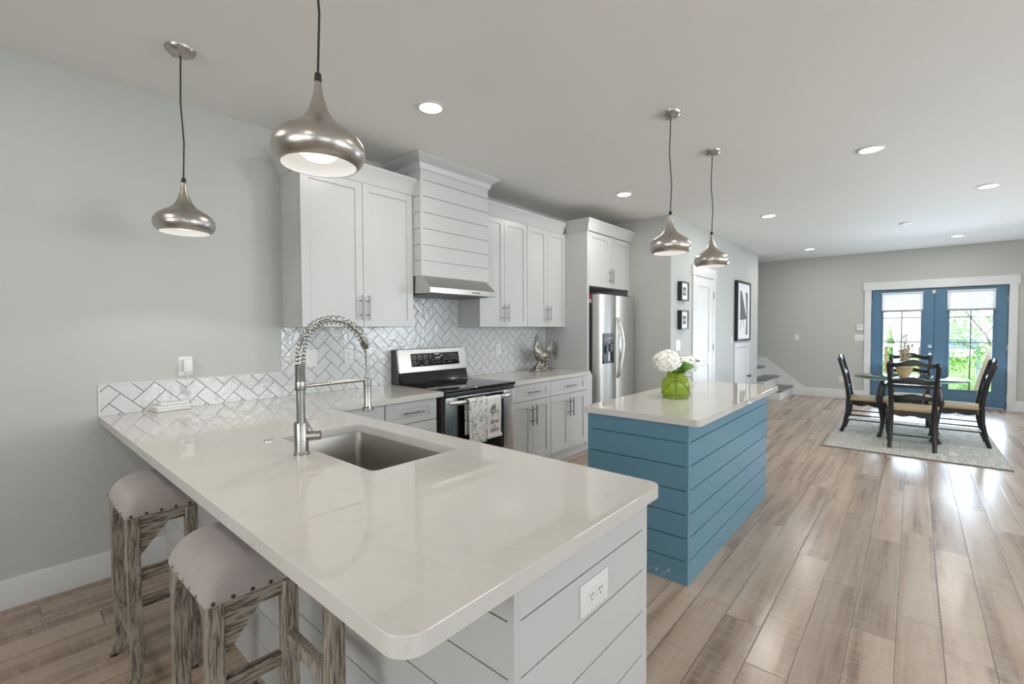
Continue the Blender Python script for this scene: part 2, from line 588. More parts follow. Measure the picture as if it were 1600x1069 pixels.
def round_poly(poly, radii, n=6):
    """round the corners of a polygon by per-corner radius"""
    out = []
    L = len(poly)
    for i, p in enumerate(poly):
        r = radii[i]
        p = Vector((p[0], p[1]))
        if r <= 0:
            out.append((p.x, p.y))
            continue
        a = (Vector(poly[i - 1]) - p).normalized()
        b = (Vector(poly[(i + 1) % L]) - p).normalized()
        ang = a.angle(b)
        d = r / math.tan(ang / 2)
        c = p + (a + b).normalized() * (r / math.sin(ang / 2))
        s0, s1 = p + a * d - c, p + b * d - c
        t0, t1 = math.atan2(s0.y, s0.x), math.atan2(s1.y, s1.x)
        dt = (t1 - t0 + PI) % (2 * PI) - PI
        for k in range(n + 1):
            t = t0 + dt * k / n
            out.append((c.x + r * math.cos(t), c.y + r * math.sin(t)))
    return out

def slab(loops, z0, z1, bev=0.0025):
    """flat slab with holes: loops[0] outer, others holes"""
    mb = MB()
    bm = mb.bm
    top_edges = []
    for lp in loops:
        vv = [bm.verts.new((x, y, z1)) for x, y in lp]
        for i in range(len(vv)):
            top_edges.append(bm.edges.new((vv[i], vv[(i + 1) % len(vv)])))
    geo = bmesh.ops.triangle_fill(bm, use_beauty=True, use_dissolve=True, edges=top_edges)
    faces = [g for g in geo['geom'] if isinstance(g, bmesh.types.BMFace)]
    ex = bmesh.ops.extrude_face_region(bm, geom=faces, use_keep_orig=True)
    for g in ex['geom']:
        if isinstance(g, bmesh.types.BMVert):
            g.co.z = z0
    return mb

# ------------------------------------------------------------------ room shell
T = 0.12
struct(MB().box(XR - T, XF + T, YR - T, 6.0, -0.12, 0.0), 'floor', M['floor'], smooth=0)
struct(MB().box(XR - T, XF + T, YR - T, 6.0, H, H + 0.12), 'ceiling', M['ceil'], smooth=0)
struct(MB().box(XR - T, XB, W, W + T, 0, H), 'wall_back', M['wall'], smooth=0)
struct(MB().box(XB, XB + T, YH + T, W + T, 0, H), 'wall_alcove', M['wall'], smooth=0)
mbw = MB().box(XB, XE, YH, YH + T, 0, H)
struct(mbw, 'wall_hall', M['wall'], smooth=0)
struct(MB().box(XE, XF, 5.88, 6.0, 0, H), 'wall_stair_end', M['wall'], smooth=0)  # unseen end wall, added to stop sky light leaking in
struct(MB().box(XE - T, XE, YH + T, 6.0, 0, H), 'wall_stairwell', M['wall'], smooth=0)
DY0, DY1, DZ = -1.18, 0.60, 2.085        # door opening in the far wall
mbw = MB().box(XF, XF + T, DY1, 6.0, 0, H).box(XF, XF + T, YR - T, DY0, 0, H).box(XF, XF + T, DY0, DY1, DZ, H)
struct(mbw, 'wall_far', M['wall'], smooth=0)
mbw = MB()
ys = [YR - T] + [v for s in WIN_REAR for v in s] + [W + T]
for i in range(0, len(ys), 2):
    mbw.box(XR - T, XR, ys[i], ys[i + 1], 0, H)
for a, b in WIN_REAR:
    mbw.box(XR - T, XR, a, b, 0, 0.85).box(XR - T, XR, a, b, 2.35, H)
struct(mbw, 'wall_rear', M['wall'], smooth=0)
mbw = MB()
xs = [XR - T] + [v for s in WIN_RIGHT for v in s] + [XF + T]
for i in range(0, len(xs), 2):
    mbw.box(xs[i], xs[i + 1], YR - T, YR, 0, H)
for a, b in WIN_RIGHT:
    mbw.box(a, b, YR - T, YR, 0, 0.85).box(a, b, YR - T, YR, 2.35, H)
struct(mbw, 'wall_right', M['wall'], smooth=0)
k = 0  # windows out of view, added as openings for the fill light
for a, b in WIN_REAR:
    k += 1
    f = MB()
    for (p, q, z0, z1) in ((a - .09, a, .76, 2.44), (b, b + .09, .76, 2.44), (a, b, 2.35, 2.44), (a, b, .76, .85)):
        f.box(XR, XR + .02, p, q, z0, z1, .003)
    f.box(XR - .06, XR - .02, (a + b) / 2 - .02, (a + b) / 2 + .02, .85, 2.35).box(XR - .06, XR - .02, a, b, 1.58, 1.62)
    w = struct(f, 'window_%d' % k, M['white'])
    MB().box(XR - .043, XR - .038, a, b, .85, 2.35).build('glass_pane', M['pane'], w, 0)
for a, b in WIN_RIGHT:
    k += 1
    f = MB()
    for (p, q, z0, z1) in ((a - .09, a, .76, 2.44), (b, b + .09, .76, 2.44), (a, b, 2.35, 2.44), (a, b, .76, .85)):
        f.box(p, q, YR, YR + .02, z0, z1, .003)
    f.box((a + b) / 2 - .02, (a + b) / 2 + .02, YR - .06, YR - .02, .85, 2.35).box(a, b, YR - .06, YR - .02, 1.58, 1.62)
    w = struct(f, 'window_%d' % k, M['white'])
    MB().box(a, b, YR - .043, YR - .038, .85, 2.35).build('glass_pane', M['pane'], w, 0)

# baseboards
BT, BH = 0.015, 0.147
struct(MB().box(XR, 0.689, W - BT, W, 0, BH, .003), 'baseboard_back', M['white'])
struct(MB().box(XB, 6.30, YH - BT, YH, 0, BH, .003).box(7.27, 8.28, YH - BT, YH, 0, BH, .003).box(9.24, XE, YH - BT, YH, 0, BH, .003), 'baseboard_hall', M['white'])
struct(MB().box(XF - BT, XF, 0.70, 1.66, 0, 0.175, .003).box(XF - BT, XF, YR, -1.28, 0, 0.175, .003), 'baseboard_far', M['white'])
struct(MB().prism([(1.655, 0), (1.655, .175), (2.395, .757), (4.6, .757), (4.6, 0)], 'x', XF - BT, XF), 'trim_1', M['white'], smooth=0)   # stair skirt

# ------------------------------------------------------------------ interior door, hatch door on the hall wall
def casing(mb, x0, x1, ztop, y, w=0.085, head=0.14, over=0.03, z0=0.0, t=0.018):
    mb.box(x0 - w, x0, y - t, y, z0, ztop, .002).box(x1, x1 + w, y - t, y, z0, ztop, .002)
    mb.box(x0 - w - over, x1 + w + over, y - t - .006, y, ztop, ztop + head, .002)
    return mb
struct(casing(MB(), 6.41, 7.17, 2.115, YH), 'trim_2', M['white'])
f = MB()
yd = YH - 0.004
for b in ((6.415, 6.53, 0.01, 2.105), (6.98, 7.165, 0.01, 2.105), (6.53, 6.98, 1.98, 2.105), (6.53, 6.98, .85, 1.05), (6.53, 6.98, .01, .22)):
    f.box(b[0], b[1], yd, yd + .02, b[2], b[3], .001)
f.box(6.53, 6.98, yd + .012, yd + .02, .2, 2.0)
f.xform(Matrix.Translation((0, -.012, 0)))
d1 = struct(f, 'door_1', M['white'])
MB().cyl((6.47, YH - .012, .935), (6.47, YH - .028, .935), .027).cyl((6.47, YH - .03, .935), (6.47, YH - .055, .935), .010).bar((6.46, YH - .055, .935), (6.60, YH - .058, .932), .016, .018, .004).build('lever_handle', M['pull'], d1)
for z in (.25, 1.10, 1.87):
    MB().box(7.158, 7.176, YH - .026, YH - .014, z - .05, z + .05, .002).build('hinge', M['pull'], d1)
struct(casing(MB(), 8.36, 9.10, 1.055, YH, .075, .085, .012), 'trim_3', M['white'])
f = MB()
for b in ((8.365, 8.46, 0.01, 1.045), (9.0, 9.095, 0.01, 1.045), (8.46, 9.0, .95, 1.045), (8.46, 9.0, .01, .12)):
    f.box(b[0], b[1], YH - .014, YH, b[2], b[3], .001)
f.box(8.46, 9.0, YH - .006, YH, .1, .96)
d2 = struct(f, 'door_2', M['white'])
MB().cyl((9.06, YH - .014, .53), (9.06, YH - .05, .53), .010).ball((9.06, YH - .065, .53), .027).bar((9.0, YH - .045, .50), (9.06, YH - .05, .53), .012, .012, .003).build('door_knob', M['pull'], d2)

# ------------------------------------------------------------------ french doors in the far wall
f = MB()
f.box(XF - .018, XF, DY1, .70, 0, DZ, .002).box(XF - .018, XF, -1.28, DY0, 0, DZ, .002)
f.box(XF - .026, XF, -1.30, .722, DZ, 2.235, .002)
struct(f, 'trim_4', M['white'])
struct(MB().box(XF + .0, XF + T, DY0, DY1, 0, .025, .002), 'trim_5', M['pull'])
def leaf(name, ya, yb, ga, gb, muntin):
    f = MB()
    x0, x1 = XF + .02, XF + .062
    g0, g1 = .30, 1.985
    f.box(x0, x1, ya, ga, .03, 2.075, .002).box(x0, x1, gb, yb, .03, 2.075, .002)
    f.box(x0, x1, ga, gb, .03, g0, .002).box(x0, x1, ga, gb, g1, 2.075, .002)
    for s_ in ((ga - .022, ga + .004, g0 - .022, g1 + .022), (gb - .004, gb + .022, g0 - .022, g1 + .022), (ga, gb, g0 - .022, g0 + .004), (ga, gb, g1 - .004, g1 + .022)):
        f.box(x0 - .01, x0 + .004, *s_, .002)
    d = struct(f, name, M['doorblue'])
    MB().box(x0 + .018, x0 + .024, ga, gb, g0, g1).build('glass_pane', M['pane'], d, 0)
    MB().box(x0 + .006, x0 + .036, muntin - .008, muntin + .008, g0, g1).box(x0 + .006, x0 + .036, ga, gb, 1.112, 1.130).box(x0 + .006, x0 + .036, ga, gb, 1.55, 1.567).build('muntin', M['darkgray'], d)
    return d
struct(MB().box(XF + .064, XF + .10, DY0, DY0 + .03, .025, DZ).box(XF + .064, XF + .10, DY1 - .03, DY1, .025, DZ).box(XF + .064, XF + .10, DY0, DY1, DZ - .035, DZ).box(XF + .064, XF + .075, -.31, -.25, .025, DZ), 'trim_12', M['doorblue'], smooth=0)
dl = leaf('door_3', -.279, .594, -.107, .42, .157)
dr = leaf('door_4', -1.174, -.283, -1.003, -.475, -.74)
for z in (1.05, .92):
    MB().cyl((XF + .02, -.23, z), (XF + .006, -.23, z), .028).ball((XF - .018, -.23, z), .022 if z > 1 else .027).build('door_knob' if z < 1 else 'deadbolt', M['chrome'], dl)
for z in (.2, 1.05, 1.85):
    MB().box(XF + .012, XF + .02, .583, .600, z - .05, z + .05).build('hinge', M['pull'], dl)
    MB().box(XF + .012, XF + .02, -1.182, -1.165, z - .05, z + .05).build('hinge', M['pull'], dr)
def pleated(label, y0, y1):
    t = thing('pleated_shade', label, 'window shade', (XF, (y0 + y1) / 2, 1.67), 0, 'pleated shades on the french doors')
    MB().box(XF - .022, XF + .008, y0, y1, 1.995, 2.025, .003).build('headrail', M['white'], t)
    mb = MB()
    z = 1.695
    pts = []
    i = 0
    while z < 1.997:
        pts.append((XF - .012 if i % 2 else XF - .002, z))
        z += .011
        i += 1
    for (a, za), (b, zb) in zip(pts, pts[1:]):
        mb.quad((a, y0 + .004, za), (a, y1 - .004, za), (b, y1 - .004, zb), (b, y0 + .004, zb))
    mb.build('pleated_fabric', M['pleat'], t, 0)
    MB().box(XF - .022, XF + .006, y0, y1, 1.668, 1.696, .003).build('bottom_rail', M['iron'], t)
pleated('white pleated shade half-drawn on the left glazed blue door', -.134, .448)
pleated('white pleated shade half-drawn on the right glazed blue door, farther from the stairs', -1.034, -.440)
tag(MB().box(XF - .012, XF + .02, -.295, -.25, 1.985, 2.045, .004).build('door_sensor', M['plate']), 'small white square sensor at the top where the two blue doors meet', 'door sensor')

# ------------------------------------------------------------------ stairs
st = thing('staircase', 'white staircase with gray treads rising along the far wall behind the hall wall', 'stairs', (10.45, 2.6, 0))
for i in range(5):
    y0 = 1.885 + .264 * i
    x0 = 9.906 if i == 0 else 9.93
    MB().box(x0, XF - .016, y0, 4.6 if i == 4 else y0 + .285, 0, .19 * (i + 1) - .028, .001).build('riser', M['white'], st)
    MB().box(x0 - .03, XF - .016, y0 - .03, y0 + .264, .19 * (i + 1) - .028, .19 * (i + 1), .005).build('tread', M['tread'], st)

# ------------------------------------------------------------------ peninsula
def grooves_boards(mb, axis, fixed, a0, a1, zs, z0, z1, depth, gap=0.004, inset0=.012, inset1=.012, out=-1):
    """boards standing 'depth' proud of the plane `fixed`, with a gap at every z in zs; flush strips at the two ends"""
    edges = [z0] + sorted(zs) + [z1]
    f0, f1 = fixed, fixed + out * depth
    for p, q in zip(edges, edges[1:]):
        pz = p + (gap / 2 if p != z0 else 0)
        qz = q - (gap / 2 if q != z1 else 0)
        if axis == 'x':
            mb.box(f0, f1, a0 + inset0, a1 - inset1, pz, qz)
        else:
            mb.box(a0 + inset0, a1 - inset1, f0, f1, pz, qz)
    for p, q in ((a0, a0 + inset0), (a1 - inset1, a1)):
        if axis == 'x':
            mb.box(f0, f1, p, q, z0, z1)
        else:
            mb.box(p, q, f0, f1, z0, z1)
    return mb
pen = thing('peninsula_base', 'white shiplap peninsula base under the sink worktop, beside the two stools', 'kitchen peninsula', (1.0, 1.9, 0))
PZ = [.142, .275, .410, .543, .669, .791]
mb = MB().box(.704, .72, .625, W - .001, 0, ZU)
grooves_boards(mb, 'x', .704, .60, W - .001, PZ, 0, ZU, .015, .004, .018, .002)
mb.build('side_panel', M['cab'], pen, 0)
mb = MB().box(.721, 1.30, .615, .63, 0, ZU)
grooves_boards(mb, 'y', .615, .7045, 1.305, PZ, 0, ZU, .015, .004, .005, .03)
mb.build('end_panel', M['cab'], pen, 0)
mb = MB().box(1.283, 1.305, .63, 2.70, .10, ZU).box(1.22, 1.24, .63, 2.70, 0, .10)
for i in range(4):
    y0 = .64 + i * .515
    mb.box(1.305, 1.325, y0, y0 + .505, .13, .70, .002).box(1.305, 1.325, y0, y0 + .505, .71, .868, .002)
mb.build('cabinet_front', M['cab'], pen, 0)

# worktop in an L with the sink cut out
SX0, SX1, SY0, SY1 = .846, 1.232, 1.365, 2.110
outer = [(.401, W), (.401, .5758), (1.3594, .5758), (1.3594, 2.7006), (2.295, 2.7006), (2.295, W)]
outer = round_poly(outer, [0, .05, .035, .012, 0, 0])
mb = slab([outer, rrect(SX0, SX1, SY0, SY1, .025)], ZU, ZC)
o = mb.build('worktop', M['quartz'], None, 0)
tag(o, 'pale veined stone worktop in an L around the sink, running to the wall', 'worktop')
bv = o.modifiers.new('edge', 'BEVEL')
bv.width, bv.segments, bv.limit_method, bv.angle_limit = .0014, 2, 'ANGLE', math.radians(60)
outer = round_poly([(3.105, W), (3.105, 2.7006), (4.43, 2.7006), (4.515, 2.765), (4.523, 2.80), (4.523, W)], [0, 0, .05, 0, 0, 0])
o = slab([outer], ZU, ZC).build('worktop', M['quartz'], None, 0)
tag(o, 'short pale stone worktop between the range and the refrigerator panel, under the rooster', 'worktop')
bv = o.modifiers.new('edge', 'BEVEL')
bv.width, bv.segments, bv.limit_method, bv.angle_limit = .0014, 2, 'ANGLE', math.radians(60)

# sink
sk = thing('sink', 'rectangular stainless undermount sink in the peninsula worktop', 'sink', ((SX0 + SX1) / 2, (SY0 + SY1) / 2, .64))
mb = MB()
bm = mb.bm
loops = [(rrect(SX0 - .02, SX1 + .02, SY0 - .02, SY1 + .02, .03), ZU - .001), (rrect(SX0 - .004, SX1 + .004, SY0 - .004, SY1 + .004, .028), ZU - .001),
         (rrect(SX0 - .002, SX1 + .002, SY0 - .002, SY1 + .002, .028), ZU - .006), (rrect(SX0 + .004, SX1 - .004, SY0 + .004, SY1 - .004, .026), .672),
         (rrect(SX0 + .020, SX1 - .020, SY0 + .020, SY1 - .020, .02), .652), (rrect(SX0 + .15, SX1 - .15, SY0 + .3, SY1 - .3, .015), .646)]
rings = [[bm.verts.new((x, y, z)) for x, y in lp] for lp, z in loops]
for a, b in zip(rings, rings[1:]):
    for i in range(len(a)):
        bm.faces.new((a[i], a[(i + 1) % len(a)], b[(i + 1) % len(a)], b[i]))
bm.faces.new(rings[-1])
mb.build('basin', M['sink'], sk, 35)
MB().lathe([(.045, 0), (.045, .004), (.03, .004), (.026, .0015), (.0, .0015)], ((SX0 + SX1) / 2, (SY0 + SY1) / 2, .647), 24, cap=False).build('drain', M['chrome'], sk)

# faucet
FX, FY = .786, 1.765
fa = thing('faucet', 'tall brushed nickel spring faucet arching over the sink', 'faucet', (FX, FY, ZC))
MB().lathe([(.029, 0), (.029, .008), (.0255, .010), (.0255, .122), (.024, .125), (.0, .125)], (FX, FY, ZC), 32).build('base', M['faucet'], fa)
MB().lathe([(.0155, 0), (.0155, .13)], (FX, FY, ZC + .12), 24).lathe([(.0195, 0), (.020, .003), (.020, .030), (.0195, .033)], (FX, FY, ZC + .247), 24).build('riser_tube', M['faucet'], fa)
def helix(path_fn, turns, rad, wire, n_per=14, seg=6):
    pts = []
    n = int(turns * n_per)
    for i in range(n + 1):
        t = i / n
        p, tg = path_fn(t)
        s_ = Vector((0, 1, 0))
        u_ = tg.cross(s_).normalized()
        a = 2 * PI * turns * t
        pts.append(p + (s_ * math.cos(a) + u_ * math.sin(a)) * rad)
    return MB().tube(pts, wire, seg)
arc_pts = [Vector(p) for p in ((FX, FY, 1.255), (FX + .003, FY, 1.30), (FX + .014, FY, 1.345), (FX + .038, FY, 1.388), (FX + .075, FY, 1.418), (FX + .132, FY, 1.432), (FX + .195, FY, 1.420), (FX + .245, FY, 1.383), (FX + .272, FY, 1.340), (FX + .279, FY, 1.325))]
def catm(pts, t):
    n = len(pts) - 1
    x = min(max(t, 0), .99999) * n
    i = int(x)
    u = x - i
    p1, p2 = pts[i], pts[i + 1]
    p0 = pts[i - 1] if i > 0 else p1 * 2 - p2
    p3 = pts[i + 2] if i + 2 <= n else p2 * 2 - p1
    p = .5 * ((2 * p1) + (p2 - p0) * u + (2 * p0 - 5 * p1 + 4 * p2 - p3) * u * u + (3 * p1 - p0 - 3 * p2 + p3) * u ** 3)
    d = .5 * ((p2 - p0) + 2 * (2 * p0 - 5 * p1 + 4 * p2 - p3) * u + 3 * (3 * p1 - p0 - 3 * p2 + p3) * u * u)
    return p, d.normalized()
MB().tube([(FX, FY, 1.18)] + [catm(arc_pts, i / 40)[0] for i in range(41)] + [(FX + .284, FY, 1.29), (FX + .288, FY, 1.23), (FX + .287, FY, 1.165)], .0068, 12).build('hose', M['faucet'], fa)
helix(lambda t: (Vector((FX, FY, 1.192 + .066 * t)), Vector((0, 0, 1))), 13, .0165, .0024).build('spring', M['faucet'], fa)
helix(lambda t: catm(arc_pts, t), 27, .0175, .0021).build('spring', M['faucet'], fa)
helix(lambda t: (catm(arc_pts, .93)[0].lerp(Vector((FX + .2815, FY, 1.310)), t), Vector((.15, 0, -1)).normalized()), 5, .0125, .0020).build('spring', M['faucet'], fa)
MB().cyl((FX + .015, FY, 1.176), (FX + .275, FY, 1.178), .0072).build('support_arm', M['faucet'], fa)
HX = FX + .287
MB().lathe([(.0, .140), (.0175, .138), (.0175, .108), (.0155, .106), (.0155, .025), (.017, .018), (.0245, .014), (.0245, .002), (.022, 0), (.0, 0)], (HX, FY, 1.044), 28).build('spray_head', M['faucet'], fa)
hd = Vector((.80, -.60, 0)).normalized()
b0 = Vector((FX, FY, .985))
MB().cyl(b0 + hd * .018, b0 + hd * .060, .0165).cyl(b0 + hd * .062, b0 + hd * .070, .0172).cyl(b0 + hd * .0, b0 + hd * .062, .0155).cyl(b0 + hd * .045 + Vector((0, 0, .01)), b0 + hd * .012 + Vector((0, .008, .075)), .0035).build('lever_handle', M['faucet'], fa)
tag(MB().lathe([(.019, 0), (.019, .004), (.014, .005), (.013, .003), (.0, .003)], (.79, 2.090, ZC), 28, cap=False).build('air_switch_button', M['chrome']), 'small round chrome button set in the worktop beside the sink', 'air switch')

# ------------------------------------------------------------------ kitchen cabinets
def shaker(mb, x0, x1, z0, z1, y, rail=.058, t=.02, rec=.009):
    """door or drawer front facing -y; y = front plane"""
    rr_ = min(rail, (z1 - z0) * .30)
    mb.box(x0, x0 + rail, y, y + t, z0, z1, .0012, 1).box(x1 - rail, x1, y, y + t, z0, z1, .0012, 1)
    mb.box(x0 + rail, x1 - rail, y, y + t, z1 - rr_, z1, .0012, 1).box(x0 + rail, x1 - rail, y, y + t, z0, z0 + rr_, .0012, 1)
    mb.box(x0 + rail - .002, x1 - rail + .002, y + rec, y + t, z0 + rr_ - .002, z1 - rr_ + .002)
    return mb
def pull(parent, p, q, y):
    """bar pull between p and q (x, z) standing off the plane y"""
    a, b = Vector((p[0], y - .032, p[1])), Vector((q[0], y - .032, q[1]))
    d = (b - a)
    mb = MB().cyl(a, b, .0058, 12)
    for t_ in (.22, .78):
        c = a + d * t_
        mb.cyl(c, (c.x, y, c.z), .0045, 10)
    return mb.build('bar_handle', M['pull'], parent)
def wall_cab(label, x0, x1, z0, z1, yfront, yback, pulls_at=None, rail=.058, split=None):
    t = thing('wall_cabinet', label, 'wall cabinet', ((x0 + x1) / 2, (yfront + yback) / 2, z0))
    MB().box(x0, x1, yfront + .021, yback, z0, z1 + .01, .001).build('body', M['cab'], t, 0)
    xm = split or (x0 + x1) / 2
    for i, (a, b) in enumerate(((x0 + .002, xm - .0015), (xm + .0015, x1 - .002))):
        d = shaker(MB(), a, b, z0 + .002, z1, yfront, rail).build('door', M['cab'], t)
        xp = b - .030 if i == 0 else a + .030
        pull(d, (xp, z0 + .05), (xp, z0 + .235), yfront)
    return t
YU = 3.108
wall_cab('white wall cabinet above the faucet, left of the hood chimney', 1.403, 2.325, 1.412, 2.487, YU, W - .001, split=1.868)
wall_cab('white wall cabinet directly right of the hood, above the range side of the short worktop', 3.092, 3.808, 1.412, 2.495, YU, W - .001)
wall_cab('white wall cabinet next to the refrigerator panel, above the rooster', 3.810, 4.523, 1.412, 2.495, YU, W - .001)
wall_cab('short white cabinet mounted above the refrigerator', 4.565, 5.545, 1.885, 2.505, 2.809, W - .001, split=5.055)
t = thing('refrigerator_surround', 'tall white side panel between the short worktop and the refrigerator', 'cabinet', (4.54, 3.1, 0))
MB().box(4.525, 4.563, 2.809, W - .001, 0, 2.515, .001).build('panel', M['cab'], t, 0)
MB().box(5.547, 5.598, 2.815, 2.835, 0, 2.515, .001).build('filler_strip', M['cab'], t, 0)

def crown(mb, path, z0, z1, out):
    """crown moulding swept along a path of (x, y) with mitred corners; outward side is on the right of the path"""
    prof = [(0, 0), (.008, .0), (.014, .012), (.022, .045), (.5 * out + .012, .085 * (z1 - z0) / .125), (out - .004, (z1 - z0) - .018), (out, (z1 - z0) - .012), (out, (z1 - z0)), (0, (z1 - z0))]
    P = [Vector(p) for p in path]
    offs = []
    for i in range(len(P)):
        ds = []
        if i > 0:
            ds.append((P[i] - P[i - 1]).normalized())
        if i < len(P) - 1:
            ds.append((P[i + 1] - P[i]).normalized())
        ns = [Vector((d.y, -d.x)) for d in ds]
        n = ns[0] if len(ns) == 1 else (ns[0] + ns[1]) / (1 + ns[0].dot(ns[1]))
        offs.append(n)
    rings = [[mb.bm.verts.new((p.x + n.x * o_, p.y + n.y * o_, z0 + h_)) for o_, h_ in prof] for p, n in zip(P, offs)]
    L = len(prof)
    for a, b in zip(rings, rings[1:]):
        for i in range(L):
            mb.bm.faces.new((a[i], a[(i + 1) % L], b[(i + 1) % L], b[i]))
    mb.bm.faces.new(rings[0][::-1])
    mb.bm.faces.new(rings[-1])
    return mb
struct(crown(MB(), [(1.403, W), (1.403, YU + .004), (2.331, YU + .004)], 2.487, 2.612, .062), 'trim_6', M['cab'], smooth=30)
struct(crown(MB(), [(3.112, YU + .004), (4.468, YU + .004)], 2.495, 2.620, .060), 'trim_7', M['cab'], smooth=30)
struct(crown(MB(), [(4.525, 3.09), (4.525, 2.805), (5.598, 2.805)], 2.512, 2.640, .060), 'trim_8', M['cab'], smooth=30)

# hood chimney
ch = thing('hood_chimney', 'white shiplap chimney box with flared crown above the range hood, reaching the ceiling', 'hood cover', (2.72, 3.2, 1.83))
mb = MB().box(2.345, 3.107, 3.023, W - .001, 1.83, 2.71)
GZ = [1.955, 2.085, 2.215, 2.346, 2.476, 2.606]
grooves_boards(mb, 'y', 3.023, 2.3455, 3.112, GZ, 1.83, 2.71, .014, .0045, .010, .006)
grooves_boards(mb, 'x', 2.345, 3.009, YU - .001, GZ, 1.83, 2.71, .014, .0045, .020, .002)
mb.box(2.331, 2.3445, 3.1075, W - .001, 1.83, 2.71)
for x in (2.53, 2.925):
    mb.ball((x, 3.009, 2.02), .006, (1, .4, 1), 8, 6)
mb.build('shiplap_box', M['cab'], ch, 0)
crown(MB(), [(2.331, W - .001), (2.331, 3.009), (3.112, 3.009), (3.112, W - .001)], 2.69, H - .001, .085).build('crown', M['cab'], ch, 30)

# range hood
hoodx0, hoodx1 = 2.333, 3.090
rh = thing('range_hood', 'low stainless under-cabinet hood below the white chimney box', 'range hood', ((hoodx0 + hoodx1) / 2, 3.1, 1.68))
mb = MB()
pts = [((hoodx0, 3.40), (hoodx1, 3.40)), ]
v8 = [(hoodx0, 3.405, 1.695), (hoodx1, 3.405, 1.695), (hoodx1, 2.905, 1.684), (hoodx0, 2.905, 1.684),
      (hoodx0, 2.900, 1.688), (hoodx1, 2.900, 1.688), (hoodx1, 2.900, 1.730), (hoodx0, 2.900, 1.730),
      (hoodx0 + .002, 2.995, 1.829), (hoodx1 - .03, 2.995, 1.829), (hoodx1 - .03, 3.405, 1.829), (hoodx0 + .002, 3.405, 1.829)]
mb._add(v8, [(0, 1, 2, 3), (3, 2, 5, 4), (4, 5, 6, 7), (7, 6, 9, 8), (8, 9, 10, 11), (11, 10, 1, 0), (0, 3, 4, 7, 8, 11), (1, 10, 9, 6, 5, 2)])
mb.build('canopy', M['steelh'], rh, 20)
MB().box(hoodx0 + .04, hoodx1 - .04, 2.96, 3.38, 1.680, 1.690).build('filter', M['darkgray'], rh)
for i in range(5):
    MB().cyl((2.80 + .022 * i, 2.900, 1.708), (2.80 + .022 * i, 2.896, 1.708), .006, 12).build('button', M['darkgray'], rh)

# base cabinets
YB = 2.731
def base_cab(label, x0, x1, rows, handles=True):
    t = thing('base_cabinet', label, 'base cabinet', ((x0 + x1) / 2, 3.07, 0))
    MB().box(x0, x1, YB + .021, W - .001, .10, ZU - .001).box(x0, x1, YB + .075, W - .05, 0, .10).build('body', M['cab'], t, 0)
    for kind, z0, z1 in rows:
        if kind == 'drawer':
            d = shaker(MB(), x0 + .002, x1 - .002, z0, z1, YB, .07).build('drawer', M['cab'], t)
            xm, zm = (x0 + x1) / 2, (z0 + z1) / 2
            pull(d, (xm - .09, zm), (xm + .09, zm), YB)
        else:
            xm = (x0 + x1) / 2
            for i, (a, b) in enumerate(((x0 + .002, xm - .0015), (xm + .0015, x1 - .002))):
                d = shaker(MB(), a, b, z0, z1, YB, .064).build('door', M['cab'], t)
                xp = b - .030 if i == 0 else a + .030
                pull(d, (xp, z1 - .235), (xp, z1 - .045), YB)
    return t
base_cab('white base cabinet with drawer and two doors right beside the range', 3.125, 3.713, [('drawer', .713, .868), ('doors', .13, .708)])
base_cab('white base cabinet with drawer and two doors nearest the refrigerator', 3.715, 4.39, [('drawer', .713, .868), ('doors', .13, .708)])
base_cab('white drawer cabinet left of the range, facing the sink', 1.795, 2.248, [('drawer', .713, .868), ('drawer', .43, .708), ('drawer', .13, .425)])
t = thing('base_cabinet', 'white corner cabinet where the two worktops meet behind the sink', 'base cabinet', (1.55, 3.07, 0))
MB().box(1.33, 1.79, YB + .021, W - .001, .10, ZU - .001).box(1.33, 1.79, YB + .075, W - .05, 0, .10).build('body', M['cab'], t, 0)
shaker(MB(), 1.345, 1.788, .13, .868, YB, .075).build('door', M['cab'], t)
struct(MB().box(4.392, 4.524, YB + .012, YB + .10, .10, ZU - .001).box(4.392, 4.524, 2.809, 2.83, 0, .10), 'trim_9', M['cab'], smooth=0)

# ------------------------------------------------------------------ herringbone backsplash
A_ = 0.0744
def clip(poly, rect):
    x0, x1, z0, z1 = rect
    for ax, lim, sgn in ((0, x0, 1), (0, x1, -1), (1, z0, 1), (1, z1, -1)):
        out = []
        for i in range(len(poly)):
            p, q = poly[i - 1], poly[i]
            dp, dq = (p[ax] - lim) * sgn, (q[ax] - lim) * sgn
            if (dp >= 0) != (dq >= 0):
                t_ = dp / (dp - dq)
                out.append((p[0] + (q[0] - p[0]) * t_, p[1] + (q[1] - p[1]) * t_))
            if dq >= 0:
                out.append(q)
        poly = out
        if len(poly) < 3:
            return []
    return poly
R2 = math.sqrt(.5)
def uv2xz(u, v):
    return (.443 + A_ * ((u + 1) * R2 - v * R2), 1.087 + A_ * (-(u + 1) * R2 - v * R2))
bs = thing('tile_backsplash', 'white herringbone tile backsplash with gray grout along the kitchen wall', 'backsplash', (2.5, W - .006, ZC))
rects = [(.405, 1.389, ZC + .001, 1.088), (1.389, 2.330, ZC + .001, 1.411), (2.330, 3.091, ZC + .001, 1.693), (3.091, 4.524, ZC + .001, 1.411)]
mb = MB()
g = .0017 / A_
yt0, yt1 = W - .0065, W - .003
